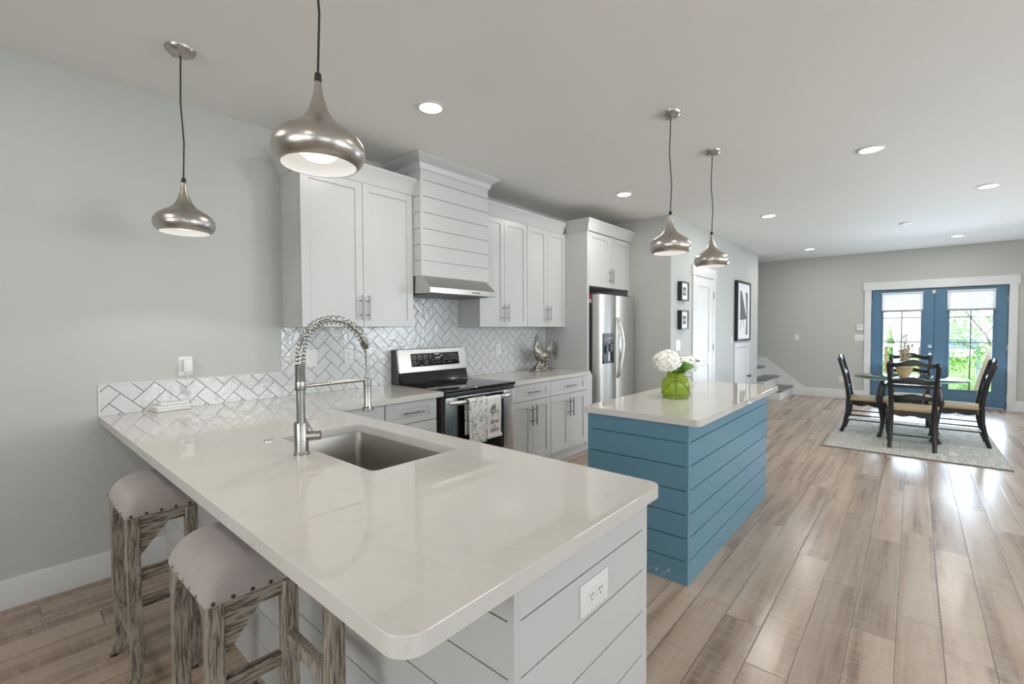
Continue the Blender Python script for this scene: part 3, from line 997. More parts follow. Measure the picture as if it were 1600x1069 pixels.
for i in range(-60, 61):
    for j in range(-45, 46):
        for (u0, u1, v0, v1) in ((0, 2, 0, 1), (2, 3, -1, 1)):
            du, dv = i + 2 * j, i - 2 * j
            q = [uv2xz(u, v) for u, v in ((u0 + du + g, v0 + dv + g), (u1 + du - g, v0 + dv + g), (u1 + du - g, v1 + dv - g), (u0 + du + g, v1 + dv - g))]
            cx, cz = sum(p[0] for p in q) / 4, sum(p[1] for p in q) / 4
            if not (.25 < cx < 4.7 and .75 < cz < 1.85):
                continue
            for r in rects:
                pl = clip(q, r)
                if len(pl) >= 3:
                    mb.prism(pl, 'y', yt0, yt1)
mb.build('tiles', M['tile'], bs, 0)
mb = MB()
for x0, x1, z0, z1 in rects:
    mb.box(x0 - (.004 if x0 < .5 else 0), x1, W - .004, W - .0005, z0, z1 + (.002 if z1 < 1.2 else 0))
mb.build('grout', M['grout'], bs, 0)
struct(MB().box(.399, .405, W - .009, W, ZC, 1.091).box(.399, 1.392, W - .009, W, 1.088, 1.092).box(1.386, 1.390, W - .008, W, 1.09, 1.411), 'trim_10', M['white'], smooth=0)

# ------------------------------------------------------------------ range
rg = thing('electric_range', 'stainless freestanding range with black glass cooktop under the hood', 'range', (2.70, 3.05, 0))
RX0, RX1 = 2.300, 3.100
MB().box(RX0, RX1, 2.735, 3.395, .02, .895).build('body', M['darkgray'], rg, 0)
mb = MB().box(RX0 - .006, RX1 + .006, 2.672, 3.33, .898, .921, .008, 3)
mb.build('cooktop', M['blackgloss'], rg)
for cx, cy, rr_ in ((2.50, 2.88, .105), (2.90, 2.88, .085), (2.50, 3.16, .085), (2.90, 3.16, .105)):
    MB().lathe([(rr_, 0), (rr_, .0006), (rr_ - .003, .0006), (rr_ - .003, 0)], (cx, cy, .9212), 40, cap=False).build('burner_ring', M['darkgray'], rg)
MB().box(RX0, RX1, 2.684, 2.735, .862, .896, .004).build('vent_strip', M['black'], rg)
# back guard
MB().prism([(3.30, .922), (3.31, 1.02), (3.34, 1.212), (3.40, 1.215), (3.40, .922)], 'x', RX0, RX1).build('back_guard', M['darkgray'], rg, 0)
MB().prism([(3.275, .9225), (3.305, 1.018), (3.312, 1.018), (3.312, .9225)], 'x', RX0 + .012, RX1 - .012).build('lower_guard', M['blackgloss'], rg, 0)
def gp(x, z, off=0.0):          # point on the sloping control panel
    return (x, 3.296 + (z - 1.015) * .165 - off, z)
mb = MB()
vv = []
x0, x1 = RX0 + .008, RX1 + .002
for off in (0, -.02):
    vv += [gp(x0, 1.015, off), gp(x1, 1.015, off), gp(x1, 1.212, off), gp(x0, 1.212, off)]
vs_, fs = mb._add(vv, [(0, 1, 2, 3), (7, 6, 5, 4), (0, 4, 5, 1), (1, 5, 6, 2), (2, 6, 7, 3), (3, 7, 4, 0)])
bmesh.ops.bevel(mb.bm, geom=list({e for f_ in fs for e in f_.edges}), offset=.006, segments=2, affect='EDGES')
cp = mb.build('control_panel', M['steelh'], rg)
mb = MB()
q0 = [gp(2.445, 1.060, .0012), gp(3.005, 1.060, .0012), gp(3.005, 1.176, .0012), gp(2.445, 1.176, .0012)]
mb.quad(*q0)
mb._add([Vector(p) + Vector((0, .006, 0)) for p in q0] + [Vector(p) for p in q0], [(0, 4, 5, 1), (1, 5, 6, 2), (2, 6, 7, 3), (3, 7, 4, 0)])
mb.build('display', M['blackgloss'], rg, 0)
# printed symbols on the display: knob arcs, clock digits and key legends
def stroke(pts, w=.0022):
    mb = MB()
    P = [Vector(gp(x, z, .0022)) for x, z in pts]
    for a, b in zip(P, P[1:]):
        mb.bar(a, b, w, .0006, up=(0, -1, .16))
    mb.build('printed_symbol', M['mark'], rg, 0)
for cx, cz in ((2.478, 1.140), (2.538, 1.141), (2.604, 1.143), (2.478, 1.090), (2.610, 1.092)):
    stroke([(cx + .016 * math.cos(math.radians(a)), cz + .016 * math.sin(math.radians(a))) for a in range(-50, 231, 28)], .0026)
    stroke([(cx - .014, cz - .018), (cx - .006, cz - .018)])
    stroke([(cx + .006, cz - .018), (cx + .014, cz - .018)])
stroke([(2.516, 1.098), (2.524, 1.098)])
stroke([(2.516, 1.086), (2.524, 1.086)])
stroke([(2.66, 1.158), (2.664, 1.128)], .0035)
stroke([(2.535, 1.070), (2.575, 1.071)])
stroke([(2.71, 1.163), (2.765, 1.165)], .010)
stroke([(2.715, 1.130), (2.765, 1.131)], .009)
stroke([(2.765, 1.131), (2.785, 1.146), (2.812, 1.158)], .006)
for rz_, xs_ in ((1.158, (2.85, 2.875, 2.90, 2.925)), (1.135, (2.82, 2.845, 2.88, 2.902, 2.925)), (1.112, (2.68, 2.715, 2.75, 2.82, 2.85, 2.88, 2.902, 2.925)), (1.088, (2.68, 2.715, 2.75, 2.81, 2.87, 2.895))):
    for x_ in xs_:
        stroke([(x_, rz_), (x_ + .012, rz_ + .0005)], .0034)
for x_, z_ in ((2.955, 1.148), (2.975, 1.138), (2.955, 1.118), (2.978, 1.108)):
    stroke([(x_ + .006 * math.cos(a), z_ + .006 * math.sin(a)) for a in (0, 1.57, 3.14, 4.71, 6.28)], .0016)
# oven door
d = MB().box(RX0 + .004, 2.425, 2.690, 2.735, .285, .858, .003).box(2.965, RX1 - .004, 2.690, 2.735, .285, .858, .003).box(2.425, 2.965, 2.690, 2.735, .285, .36, .003).box(2.425, 2.965, 2.690, 2.735, .845, .858, .002).build('oven_door', M['steel'], rg)
MB().box(2.425, 2.965, 2.697, 2.73, .36, .845).build('oven_window', M['blackgloss'], d)
hp = [(2.335 + .73 * i / 16, 2.690 - .052 * (1 - abs(2 * i / 16 - 1) ** 4) - .006, .818) for i in range(17)]
MB().tube(hp, .019, 12, flat=.55).build('handle', M['steelh'], d)
MB().box(RX0 + .004, RX1 - .004, 2.692, 2.735, .09, .275, .003).build('storage_drawer', M['steel'], rg)

# towels over the oven handle
def towel(name, label, x0, x1, ztop, zbot, zback, m, extra=0.0, fold=None):
    t = thing(name, label, 'dish towel', ((x0 + x1) / 2, 2.64, zbot), 0, 'dish towels on the oven handle')
    mb = MB()
    nx, path = 12, []
    yf, yb_ = 2.612 - extra, 2.660 + .003
    for z in [zbot + (ztop - .02 - zbot) * i / 14 for i in range(15)]:
        path.append((yf, z))
    for a in range(0, 181, 30):
        path.append(((yf + yb_) / 2 - math.cos(math.radians(a)) * (yb_ - yf) / 2, ztop - .018 + math.sin(math.radians(a)) * .02))
    for z in [ztop - .03 - (ztop - .03 - zback) * i / 8 for i in range(1, 9)]:
        path.append((yb_, z))
    grid = []
    for pi_, (y, z) in enumerate(path):
        row_ = []
        for k_ in range(nx + 1):
            u = k_ / nx
            wob = .004 * math.sin(u * 9 + z * 11) * min(1, max(0, (ztop - z) * 8)) if pi_ < 15 else 0
            row_.append(mb.bm.verts.new((x0 + (x1 - x0) * u + .006 * (ztop - z) * (.5 - u), y + wob - .001, z - (.012 * u if pi_ == 0 else 0))))
        grid.append(row_)
    for a, b in zip(grid, grid[1:]):
        for k_ in range(nx):
            mb.bm.faces.new((a[k_], a[k_ + 1], b[k_ + 1], b[k_]))
    o = mb.build('cloth', m, t, 60)
    s_ = o.modifiers.new('thickness', 'SOLIDIFY')
    s_.thickness, s_.offset = .003, 0
    return t
t1 = towel('dish_towel', 'white towel with black speckled print hanging at left on the oven handle', 2.475, 2.672, .842, .485, .55, M['towelpat'])
t2 = towel('dish_towel', 'plain white towel with flower bunch and script hanging right on the oven handle', 2.674, 2.842, .835, .50, .56, M['toweltext'])
MB().box(2.672, 2.846, 2.600, 2.617, .492, .520, .006).build('folded_hem', M['toweltext'], t2)
mb = MB()
random.seed(3)
for i in range(26):
    a, r_ = random.random() * 6.28, .045 * math.sqrt(random.random())
    cx, cz = 2.758 + r_ * math.cos(a), .715 + 1.15 * r_ * math.sin(a)
    rr_ = random.uniform(.005, .011)
    n_ = 6
    for k_ in range(n_):
        if random.random() < .3:
            continue
        a0, a1 = 6.28 * k_ / n_, 6.28 * (k_ + 1) / n_
        mb.bar((cx + rr_ * math.cos(a0), 2.6045, cz + rr_ * math.sin(a0)), (cx + rr_ * math.cos(a1), 2.6045, cz + rr_ * math.sin(a1)), .0026, .002, up=(0, 1, 0))
mb.build('flower_print', M['ink'], t2, 0)
def text_obj(name, body, size, loc, rot, m, parent, shear=.3, ext=.0006):
    cu = bpy.data.curves.new(name, 'FONT')
    cu.body, cu.size, cu.extrude, cu.align_x, cu.shear = body, size, ext, 'CENTER', shear
    tmp = bpy.data.objects.new(name + '_curve', cu)
    me = bpy.data.meshes.new_from_object(tmp)
    bpy.data.objects.remove(tmp)
    me.materials.clear()
    me.materials.append(m)
    o = bpy.data.objects.new(name, me)
    C.objects.link(o)
    mw = Matrix.Translation(loc) @ Matrix.Rotation(rot[2], 4, 'Z') @ Matrix.Rotation(rot[0], 4, 'X')
    o.parent = parent
    o.matrix_local = WM[parent].inverted() @ mw
    WM[o] = mw
    return o
text_obj('printed_word', 'farm', .052, (2.758, 2.6045, .610), (PI / 2, 0, 0), M['ink'], t2)
text_obj('printed_word', 'to', .022, (2.758, 2.6045, .585), (PI / 2, 0, 0), M['ink'], t2)
text_obj('printed_word', 'table', .050, (2.758, 2.6045, .545), (PI / 2, 0, 0), M['ink'], t2)

# ------------------------------------------------------------------ refrigerator
fr = thing('refrigerator', 'tall stainless side-by-side refrigerator with dark dispenser beside the white panel', 'refrigerator', (5.03, 3.05, 0))
FX0, FX1, FYF = 4.605, 5.465, 2.690
MB().box(FX0 + .003, FX1 - .003, 2.80, 3.38, .02, 1.775, .004).build('case', M['darkgray'], fr)
MB().box(FX0 + .02, FX1 - .02, 2.79, 2.83, .02, .085).build('toe_grille', M['black'], fr)
xs_ = 4.992
for i, (a, b) in enumerate(((FX0, xs_ - .004), (xs_ + .004, FX1))):
    poly = [(a, 2.792), (a, FYF + .022), (a + .006, FYF + .008), (a + .025, FYF - .004), ((a + b) / 2, FYF - .012), (b - .025, FYF - .004), (b - .006, FYF + .008), (b, FYF + .022), (b, 2.792)]
    d = MB().prism(poly, 'z', .095, 1.785).build('door', M['fridge'], fr, 50)
    hx = xs_ - .035 if i == 0 else xs_ + .035
    sg = -1 if i == 0 else 1
    hp = []
    for k_ in range(19):
        t_ = k_ / 18
        hp.append((hx + sg * (.030 * math.sin(PI * t_)) - sg * .02, FYF - .012 - .062 * (math.sin(PI * t_) ** .6), .80 + .72 * t_))
    MB().tube(hp, .0135, 10, flat=1.0).build('door_handle', M['chrome'], d)
    if i == 0:
        dx0, dx1, dz0, dz1 = 4.655, 4.900, .985, 1.335
        yq = FYF - .017
        MB().box(dx0, dx1, yq, yq + .01, 1.225, dz1, .003).build('dispenser_panel', M['dispenser'], d)
        q = MB().box(dx0, dx0 + .02, yq, yq + .01, dz0, 1.225).box(dx1 - .02, dx1, yq, yq + .01, dz0, 1.225).box(dx0, dx1, yq, yq + .01, dz0, dz0 + .025)
        q.box(dx0 + .02, dx1 - .02, yq + .006, yq + .011, dz0 + .02, 1.23)
        q.build('dispenser_bay', M['black'], d, 0)
        MB().box(4.70, 4.76, yq - .012, yq + .004, 1.10, 1.20, .006).box(4.79, 4.86, yq - .012, yq + .004, 1.12, 1.215, .006).build('dispenser_paddle', M['darkgray'], d)
        q = MB()
        for k_ in range(5):
            q.box(4.735 + .028 * k_, 4.751 + .028 * k_, yq - .0012, yq, 1.272, 1.284)
        q.build('dispenser_lights', M['mark'], d, 0)
MB().box(FX0 + .02, FX0 + .10, 2.74, 2.86, 1.786, 1.806, .005).build('hinge_cover', M['darkgray'], fr)
MB().box(FX1 - .10, FX1 - .02, 2.74, 2.86, 1.786, 1.806, .005).build('hinge_cover', M['darkgray'], fr)
t = thing('paper_tag', 'red and white paper tag stuck on the refrigerator side by the panel', 'paper tag', (4.604, 2.82, 1.70))
MB().box(4.604, 4.6055, 2.802, 2.842, 1.735, 1.79).build('red_half', M['red'], t, 0)
MB().box(4.604, 4.6055, 2.802, 2.842, 1.69, 1.735).build('white_half', M['paper'], t, 0)

# ------------------------------------------------------------------ island
isl = thing('kitchen_island', 'blue shiplap kitchen island base in the middle of the floor', 'kitchen island', (3.3, 1.2, 0))
IZ = [.129, .256, .384, .514, .645, .776]
IX0, IX1, IY0, IY1 = 2.45, 4.195, .893, 1.515
MB().box(IX0 + .012, IX1 - .012, IY0 + .012, IY1 - .012, 0, ZU - .001).build('core', M['blue'], isl, 0)
mb = MB()
grooves_boards(mb, 'x', IX0 + .012, IY0 + .0, IY1, IZ, 0, ZU - .001, .012, .0055, .012, .022)
mb.build('end_panel', M['blue'], isl, 0)
mb = MB()
grooves_boards(mb, 'y', IY0 + .012, IX0 + .012, IX1, IZ, 0, ZU - .001, .012, .0055, .02, .003)
mb.build('side_panel', M['blue'], isl, 0)
mb = MB()
grooves_boards(mb, 'x', IX1 - .012, IY0 + .012, IY1, IZ, 0, ZU - .001, .012, .0055, .02, .02, out=1)
mb.build('end_panel', M['blue'], isl, 0)
mb = MB()
for i in range(3):
    x0 = IX0 + .03 + i * .565
    mb.box(x0, x0 + .555, IY1 - .012, IY1 + .006, .12, .86, .002)
mb.build('cabinet_front', M['blue'], isl)
mb = MB()
random.seed(11)
for i in range(16):
    y_ = random.uniform(.99, 1.16)
    z_ = random.uniform(.012, .055)
    r_ = random.uniform(.0015, .004)
    mb.box(IX0 - .0006, IX0, y_ - r_ * .7, y_ + r_ * .7, z_ - r_, z_ + r_ * 1.4)
mb.build('paint_chips', M['plate'], isl, 0)
o = slab([rrect(2.4154, 4.2735, .8229, 1.5271, .028)], ZU, ZC).build('island_worktop', M['quartz'], None, 0)
tag(o, 'pale stone worktop of the blue island, under the green vase', 'worktop')
bv = o.modifiers.new('edge', 'BEVEL')
bv.width, bv.segments, bv.limit_method, bv.angle_limit = .0014, 2, 'ANGLE', math.radians(60)

# vase and flowers
VX, VY = 3.13, 1.232
va = thing('glass_vase', 'ribbed lime green glass vase wrapped in wire on the island', 'vase', (VX, VY, ZC))
prof_o = [(.0, .001), (.082, .001), (.090, .008), (.0925, .03), (.0925, .10), (.088, .122), (.072, .142), (.058, .152), (.056, .158), (.062, .166), (.068, .172)]
prof_i = [(.065, .172), (.058, .165), (.053, .157), (.055, .151), (.069, .140), (.084, .120), (.088, .10), (.088, .03), (.080, .012), (.0, .012)]
rib = lambda a, h_: 1 + (.018 * math.cos(a * 28) if .012 < h_ < .148 else 0)
MB().lathe(prof_o + prof_i, (VX, VY, ZC), 168, fn=rib, cap=False).build('vessel', M['vase'], va, 60)
mb = MB()
wr_pts = []
for i in range(60):
    a = 2 * PI * i / 60
    wr_pts.append((VX + .096 * math.cos(a), VY + .096 * math.sin(a), ZC + .075 + .05 * math.sin(a * 2 + .6)))
mb.tube(wr_pts, .0015, 6, closed=True)
mb.tube([(VX + .05 * math.cos(-.9), VY + .05 * math.sin(-.9), ZC + .155), (VX + .075, VY - .075, ZC + .135), (VX + .088, VY - .098, ZC + .105), (VX + .078, VY - .098, ZC + .070), (VX + .06, VY - .085, ZC + .066)], .0015, 6)
mb.build('wire_wrap', M['darkgray'], va)
fl = thing('hydrangea_bunch', 'two white hydrangea heads with green leaves standing in the green vase', 'flowers', (VX, VY, ZC + .02))
def bloom(c, r):
    mb = MB()
    n_ = 150
    for i in range(n_):
        z_ = 1 - 1.75 * (i + .5) / n_
        rad = math.sqrt(max(0, 1 - z_ * z_))
        a = i * 2.39996
        nrm = Vector((rad * math.cos(a), rad * math.sin(a), z_))
        p = Vector(c) + Vector((nrm.x * r, nrm.y * r, nrm.z * r * .86)) * random.uniform(.84, 1.10)
        t_ = nrm.orthogonal().normalized()
        b_ = nrm.cross(t_)
        ph = random.random() * 6.28
        for k_ in range(4):
            an = ph + k_ * PI / 2
            d_ = t_ * math.cos(an) + b_ * math.sin(an)
            s_ = nrm.cross(d_)
            w_ = r * .19
            lift = nrm * r * .05
            mb.quad(p, p + d_ * w_ * .6 + s_ * w_ * .55 + lift * .5, p + d_ * w_ * 1.25 + lift * random.uniform(.3, 1.6), p + d_ * w_ * .6 - s_ * w_ * .55 + lift * .5)
    mb.ball(c, r * .80, (1, 1, .84), 16, 10)
    return mb
random.seed(5)
BC = [((3.065, 1.262, 1.166), .088), ((3.222, 1.205, 1.132), .078)]
for c_, r_ in BC:
    bloom(c_, r_).build('bloom', M['petal'], fl, 0)
mb = MB()
for c_, r_ in BC:
    mb.tube([(VX + random.uniform(-.02, .02), VY + random.uniform(-.02, .02), ZC + .02), (VX + (c_[0] - VX) * .25, VY, ZC + .16), (c_[0], c_[1], c_[2] - r_ * .5)], .004, 8)
mb.build('stem', M['stem'], fl)
def leafblade(mb, base_, tip, wid, droop=.0, nrm=(0, 0, 1)):
    base_, tip = Vector(base_), Vector(tip)
    d_ = tip - base_
    s_ = d_.cross(Vector(nrm)).normalized()
    prev = None
    for i in range(9):
        t_ = i / 8
        c_ = base_ + d_ * t_ + Vector((0, 0, droop * t_ * (1 - t_) * 4))
        w_ = wid * math.sin(PI * min(1, t_ * .93 + .06)) ** .8
        row_ = [mb.bm.verts.new(c_ - s_ * w_ + Vector((0, 0, .25 * w_))), mb.bm.verts.new(c_), mb.bm.verts.new(c_ + s_ * w_ + Vector((0, 0, .25 * w_)))]
        if prev:
            for k_ in range(2):
                mb.bm.faces.new((prev[k_], prev[k_ + 1], row_[k_ + 1], row_[k_]))
        prev = row_
for (tip, wid, dr_) in (((3.165, 1.115, ZC + .215), .036, .02), ((3.045, 1.165, ZC + .190), .034, .02), ((3.10, 1.13, ZC + .235), .03, .02), ((3.075, 1.185, ZC + .195), .03, .03), ((3.19, 1.13, ZC + .225), .032, .03), ((3.20, 1.19, ZC + .205), .03, .04), ((3.13, 1.20, ZC + .26), .025, .02), ((3.05, 1.25, ZC + .19), .03, .03), ((3.22, 1.26, ZC + .20), .03, .03)):
    mb = MB()
    leafblade(mb, (VX, VY, ZC + .15), tip, wid, dr_, (-.75, -.35, .75))
    o = mb.build('leaf', M['leaf'], fl, 60)

# ------------------------------------------------------------------ rooster
ro = thing('rooster_figurine', 'antiqued silver rooster figurine on the short worktop by the refrigerator panel', 'figurine', (4.19, 3.2, ZC))
RY = 3.20
mb = MB()
mb.lathe([(.0, 0), (.19, 0), (.20, .008), (.185, .022), (.13, .03), (.0, .034)], (0, 0, 0), 36, fn=lambda a, h_: 1 + .05 * math.sin(5 * a) + .03 * math.sin(11 * a))
for i in range(14):
    a, r_ = random.random() * 6.28, random.uniform(.03, .15)
    mb.ball((r_ * math.cos(a) * .9, r_ * math.sin(a), .028), random.uniform(.015, .03), (1.2, 1, .6), 8, 6)
mb.xform(Matrix.Translation((4.175, RY, ZC)) @ Matrix.Diagonal((1.0, .42, 1, 1)))
mb.build('base', M['silver'], ro)
mb = MB()
# body and neck as one tapering swept surface
body = [((4.33, 1.125), .018), ((4.305, 1.105), .045), ((4.265, 1.085), .066), ((4.215, 1.075), .078), ((4.165, 1.08), .080), ((4.125, 1.105), .075), ((4.098, 1.14), .064), ((4.083, 1.18), .050), ((4.078, 1.215), .038), ((4.080, 1.245), .030), ((4.084, 1.268), .026), ((4.088, 1.290), .020), ((4.09, 1.305), .008)]
mb.tube([(x, RY, z) for (x, z), r in body], [r for _, r in body], 18, flat=.72)
for i in range(70):      # feather relief
    (x, z), r = body[random.randrange(2, 10)]
    a = random.choice((-1, 1)) * random.uniform(.1, 1.2)
    p = Vector((x + random.uniform(-.02, .02), RY - math.cos(a) * r * .72, z + math.sin(a) * r * .8))
    mb.ball(p, random.uniform(.008, .014), (.7, .5, 1.6), 6, 5)
mb.build('body', M['silver'], ro)
mb = MB()
for i in range(6):       # comb
    mb.ball((4.083 + .006 * i, RY, 1.305 + .017 * math.sin(i * .62 + .3)), .011, (.7, .45, 1.9 - .15 * i), 8, 6)
mb.ball((4.070, RY, 1.235), .013, (.7, .5, 1.8), 8, 6)
mb.build('comb', M['silver'], ro)
MB().tube([(4.078, RY, 1.283), (4.060, RY, 1.300), (4.048, RY, 1.312)], [.010, .007, .001], 8).build('beak', M['silver'], ro)
mb = MB()
for i in range(11):
    f_ = i / 10
    ty = .020 * ((i % 3) - 1)
    # plumes leave the back, climb, and curl over to the right and down
    top = Vector((4.375 + .055 * f_, RY + ty, 1.262 - .095 * f_))
    tip = Vector((4.415 + .050 * math.sin(PI * (.25 + .6 * f_)), RY + ty * 1.4, 1.195 - .185 * f_))
    s0 = Vector((4.275 + .012 * f_, RY + ty * .4, 1.125 - .035 * f_))
    m0 = Vector((4.315 + .03 * f_, RY + ty * .7, 1.215 - .085 * f_))
    P4 = [s0, m0, top, tip]
    pts_ = []
    for k_ in range(13):
        t_ = k_ / 12
        u_ = 1 - t_
        pts_.append(P4[0] * u_ ** 3 + P4[1] * (3 * u_ * u_ * t_) + (P4[2] + (P4[2] - P4[1]) * .35) * (3 * u_ * t_ * t_) + P4[3] * t_ ** 3)
    mb.tube(pts_, [.013, .014, .014, .014, .014, .0135, .013, .012, .011, .010, .008, .006, .002], 8, flat=.55)
mb.build('tail', M['silver'], ro)
for sy in (-1, 1):
    mb = MB()
    mb.tube([(4.225 + .05 * (sy > 0), RY + .022 * sy, 1.05), (4.245 + .05 * (sy > 0), RY + .025 * sy, 1.0), (4.225 + .05 * (sy > 0), RY + .026 * sy, .95)], [.026, .012, .009], 8)
    for dx, dy in ((-.05, 0), (-.035, .02), (-.035, -.02), (.03, 0)):
        mb.tube([(4.225 + .05 * (sy > 0), RY + .026 * sy, .953), (4.225 + .05 * (sy > 0) + dx, RY + .026 * sy + dy, .942)], [.008, .004], 6)
    mb.build('leg', M['silver'], ro)
MB().ball((4.20, RY - .052, 1.085), .055, (1.25, .32, .72), 14, 10).build('wing', M['silver'], ro)
MB().tube([(4.06, RY, .94), (4.10, RY - .01, .985), (4.145, RY, 1.04)], [.035, .026, .018], 9).build('leafy_support', M['silver'], ro)

# ------------------------------------------------------------------ outlets and switches
def plate(label, cat, c, normal, w=.074, h=.118, kind='outlet', name=None):
    """wall plate centred at c on a wall with outward normal ('-y', '-x')"""
    t = thing(name or ('wall_outlet' if kind == 'outlet' else 'light_switch'), label, cat, c, {'-y': 0, '-x': -PI / 2}[normal])
    mtx = WM[t]
    def B(mb, nm, m, parent=t):
        mb.xform(mtx)
        return mb.build(nm, m, parent)
    B(MB().box(-w / 2, w / 2, -.006, 0, -h / 2, h / 2, .003), 'cover_plate', M['plate'])
    if kind == 'outlet':
        for s_ in (-1, 1):
            cx, cz = (0, s_ * .021) if h > w else (s_ * .021, 0)
            o = B(MB().box(cx - .016, cx + .016, -.0085, -.004, cz - .016, cz + .016, .003), 'socket', M['plate'])
            q = MB()
            for dx in (-.006, .006):
                q.box(cx + dx - .0012, cx + dx + .0012, -.0092, -.008, cz - .001, cz + .008)
            q.box(cx - .002, cx + .002, -.0092, -.008, cz - .010, cz - .006)
            B(q, 'slots', M['slot'], o)
    else:
        n_ = max(1, round(w / .06)) if w > .09 else 1
        for i in range(n_):
            cx = (i - (n_ - 1) / 2) * .046
            B(MB().box(cx - .016, cx + .016, -.0095, -.004, -.033, .033, .002), 'rocker', M['plate'])
    return t
po = plate('white outlet plate with charger plugged in, on the gray wall above the low tile strip', 'outlet', (.810, W, 1.171), '-y')
pch = thing('phone_charger', 'white plug-in charger in the outlet on the gray wall, its cord hanging down', 'charger', (.815, W - .03, 1.15))
MB().box(.793, .838, W - .040, W - .009, 1.137, 1.213, .006).build('plug', M['plate'], pch)
MB().tube([(.815, W - .022, 1.137), (.816, W - .024, 1.10), (.815, W - .022, 1.05), (.811, W - .020, 1.025), (.806, W - .020, 1.02), (.82, W - .02, 1.0), (.815, W - .022, .975), (.79, W - .04, .955), (.775, W - .06, .946)], .0019, 8).build('cord', M['plate'], pch)
mb = MB()
for s_ in (-1, 0, 1):
    pts_ = []
    for i in range(18):
        a = 2 * PI * i / 18
        lx, lz = .034 * math.cos(a), .009 * math.sin(a) + .005 * s_
        ca, sa = math.cos(-.85), math.sin(-.85)
        pts_.append((.806 + lx * ca - lz * sa, W - .022 + .003 * s_, 1.015 + lx * sa + lz * ca))
    mb.tube(pts_, .0019, 6, closed=True)
mb.build('cord_bundle', M['plate'], pch)
plate('white double switch plate on the tile behind the faucet spring', 'light switch', (1.602, W - .007, 1.18), '-y', .088, .13, 'switch')
plate('white outlet plate on the tile under the left wall cabinet, inside the faucet arch', 'outlet', (1.906, W - .007, 1.177), '-y', .078, .122)
plate('white outlet plate on the tile between the range and the rooster', 'outlet', (3.667, W - .007, 1.168), '-y')
plate('large white outlet plate laid sideways on the peninsula end panel', 'outlet', (.995, .600, .727), '-y', .13, .080)
plate('white plate below the two small black frames on the hall wall', 'outlet', (5.83, YH, 1.17), '-y', .15, .13)
plate('white switch plate beside the large framed artwork, above the low hatch door', 'light switch', (8.14, YH, 1.19), '-y', .10, .13, 'switch')
plate('white switch plate on the far wall, midway between the stairs and the blue doors', 'light switch', (XF, 1.81, 1.187), '-x', .08, .125, 'switch')
plate('wide white multi-switch plate on the far wall by the blue door casing', 'light switch', (XF, .775, 1.19), '-x', .15, .125, 'switch')
plate('white outlet low on the far wall behind the left dining chair', 'outlet', (XF, 1.045, .375), '-x')
t = thing('thermostat', 'white thermostat above the multi-switch plate by the blue door casing', 'thermostat', (XF, .767, 1.387), -PI / 2)
q = MB().box(-.052, .052, -.022, 0, -.055, .055, .006)
q.xform(WM[t])
q.build('housing', M['plate'], t)
q = MB().box(-.03, .03, -.0235, -.021, .0, .035, .001)
q.xform(WM[t])
q.build('screen', M['mark'], t)

# router on the worktop
rt_ = thing('router', 'white flat router box lying on the worktop against the low tile strip', 'router', (.72, 3.36, ZC), .12)
q = MB().box(-.088, .088, -.055, .055, 0, .034, .008, 3)
q.xform(WM[rt_])
q.build('housing', M['plate'], rt_)
q = MB().box(-.0885, .0885, -.0555, .0555, .021, .0225)
q.xform(WM[rt_])
q.build('seam', M['iron'], rt_, 0)
q = MB().box(-.062, .062, -.035, .045, .034, .050, .007, 3)
q.xform(WM[rt_])
q.build('lid', M['plate'], rt_)

# ------------------------------------------------------------------ pictures
def framed(name, label, x0, x1, z0, z1, depth, fw_, art):
    t = thing(name, label, 'picture', ((x0 + x1) / 2, YH, z0))
    y0, y1 = YH - depth, YH - .001
    f = MB().box(x0, x0 + fw_, y0, y1, z0, z1, .001).box(x1 - fw_, x1, y0, y1, z0, z1, .001).box(x0 + fw_, x1 - fw_, y0, y1, z1 - fw_, z1, .001).box(x0 + fw_, x1 - fw_, y0, y1, z0, z0 + fw_, .001)
    f.build('frame', M['black'], t)
    MB().box(x0 + fw_, x1 - fw_, y0 + .012, y1, z0 + fw_, z1 - fw_).build('mat_board', M['paper'], t, 0)
    return t, y0 + .0115
for lab, z0 in (('small black shadow-box frame, upper of the pair left of the white hall door', 1.743), ('small black shadow-box frame, lower of the pair, above the wall plate', 1.375)):
    t, ya = framed('picture_frame', lab, 5.815, 6.060, z0, z0 + .245, .055, .016, None)
    MB().box(5.885, 5.985, ya - .001, ya, z0 + .07, z0 + .175).build('print', M['ink'], t, 0)
    MB().box(5.91, 5.955, ya - .0018, ya - .001, z0 + .10, z0 + .14).build('print_motif', M['mark'], t, 0)
t, ya = framed('framed_artwork', 'large tall black-framed abstract gray print on the hall wall above the hatch door', 8.290, 9.105, 1.165, 2.190, .055, .035, None)
q = MB()
q.prism([(8.47, 2.02), (8.56, 2.02), (8.86, 1.57), (8.86, 1.545), (8.47, 1.52)], 'y', ya - .001, ya)
q.prism([(8.80, 2.01), (8.93, 2.01), (8.93, 1.27), (8.82, 1.27), (8.86, 1.55), (8.86, 1.70)], 'y', ya - .001, ya)
q.prism([(8.47, 1.36), (8.49, 1.36), (8.60, 1.52), (8.57, 1.52)], 'y', ya - .001, ya)
q.prism([(8.66, 1.40), (8.675, 1.40), (8.70, 1.52), (8.68, 1.52)], 'y', ya - .001, ya)
q.build('abstract_shape', M['ink'], t, 0)

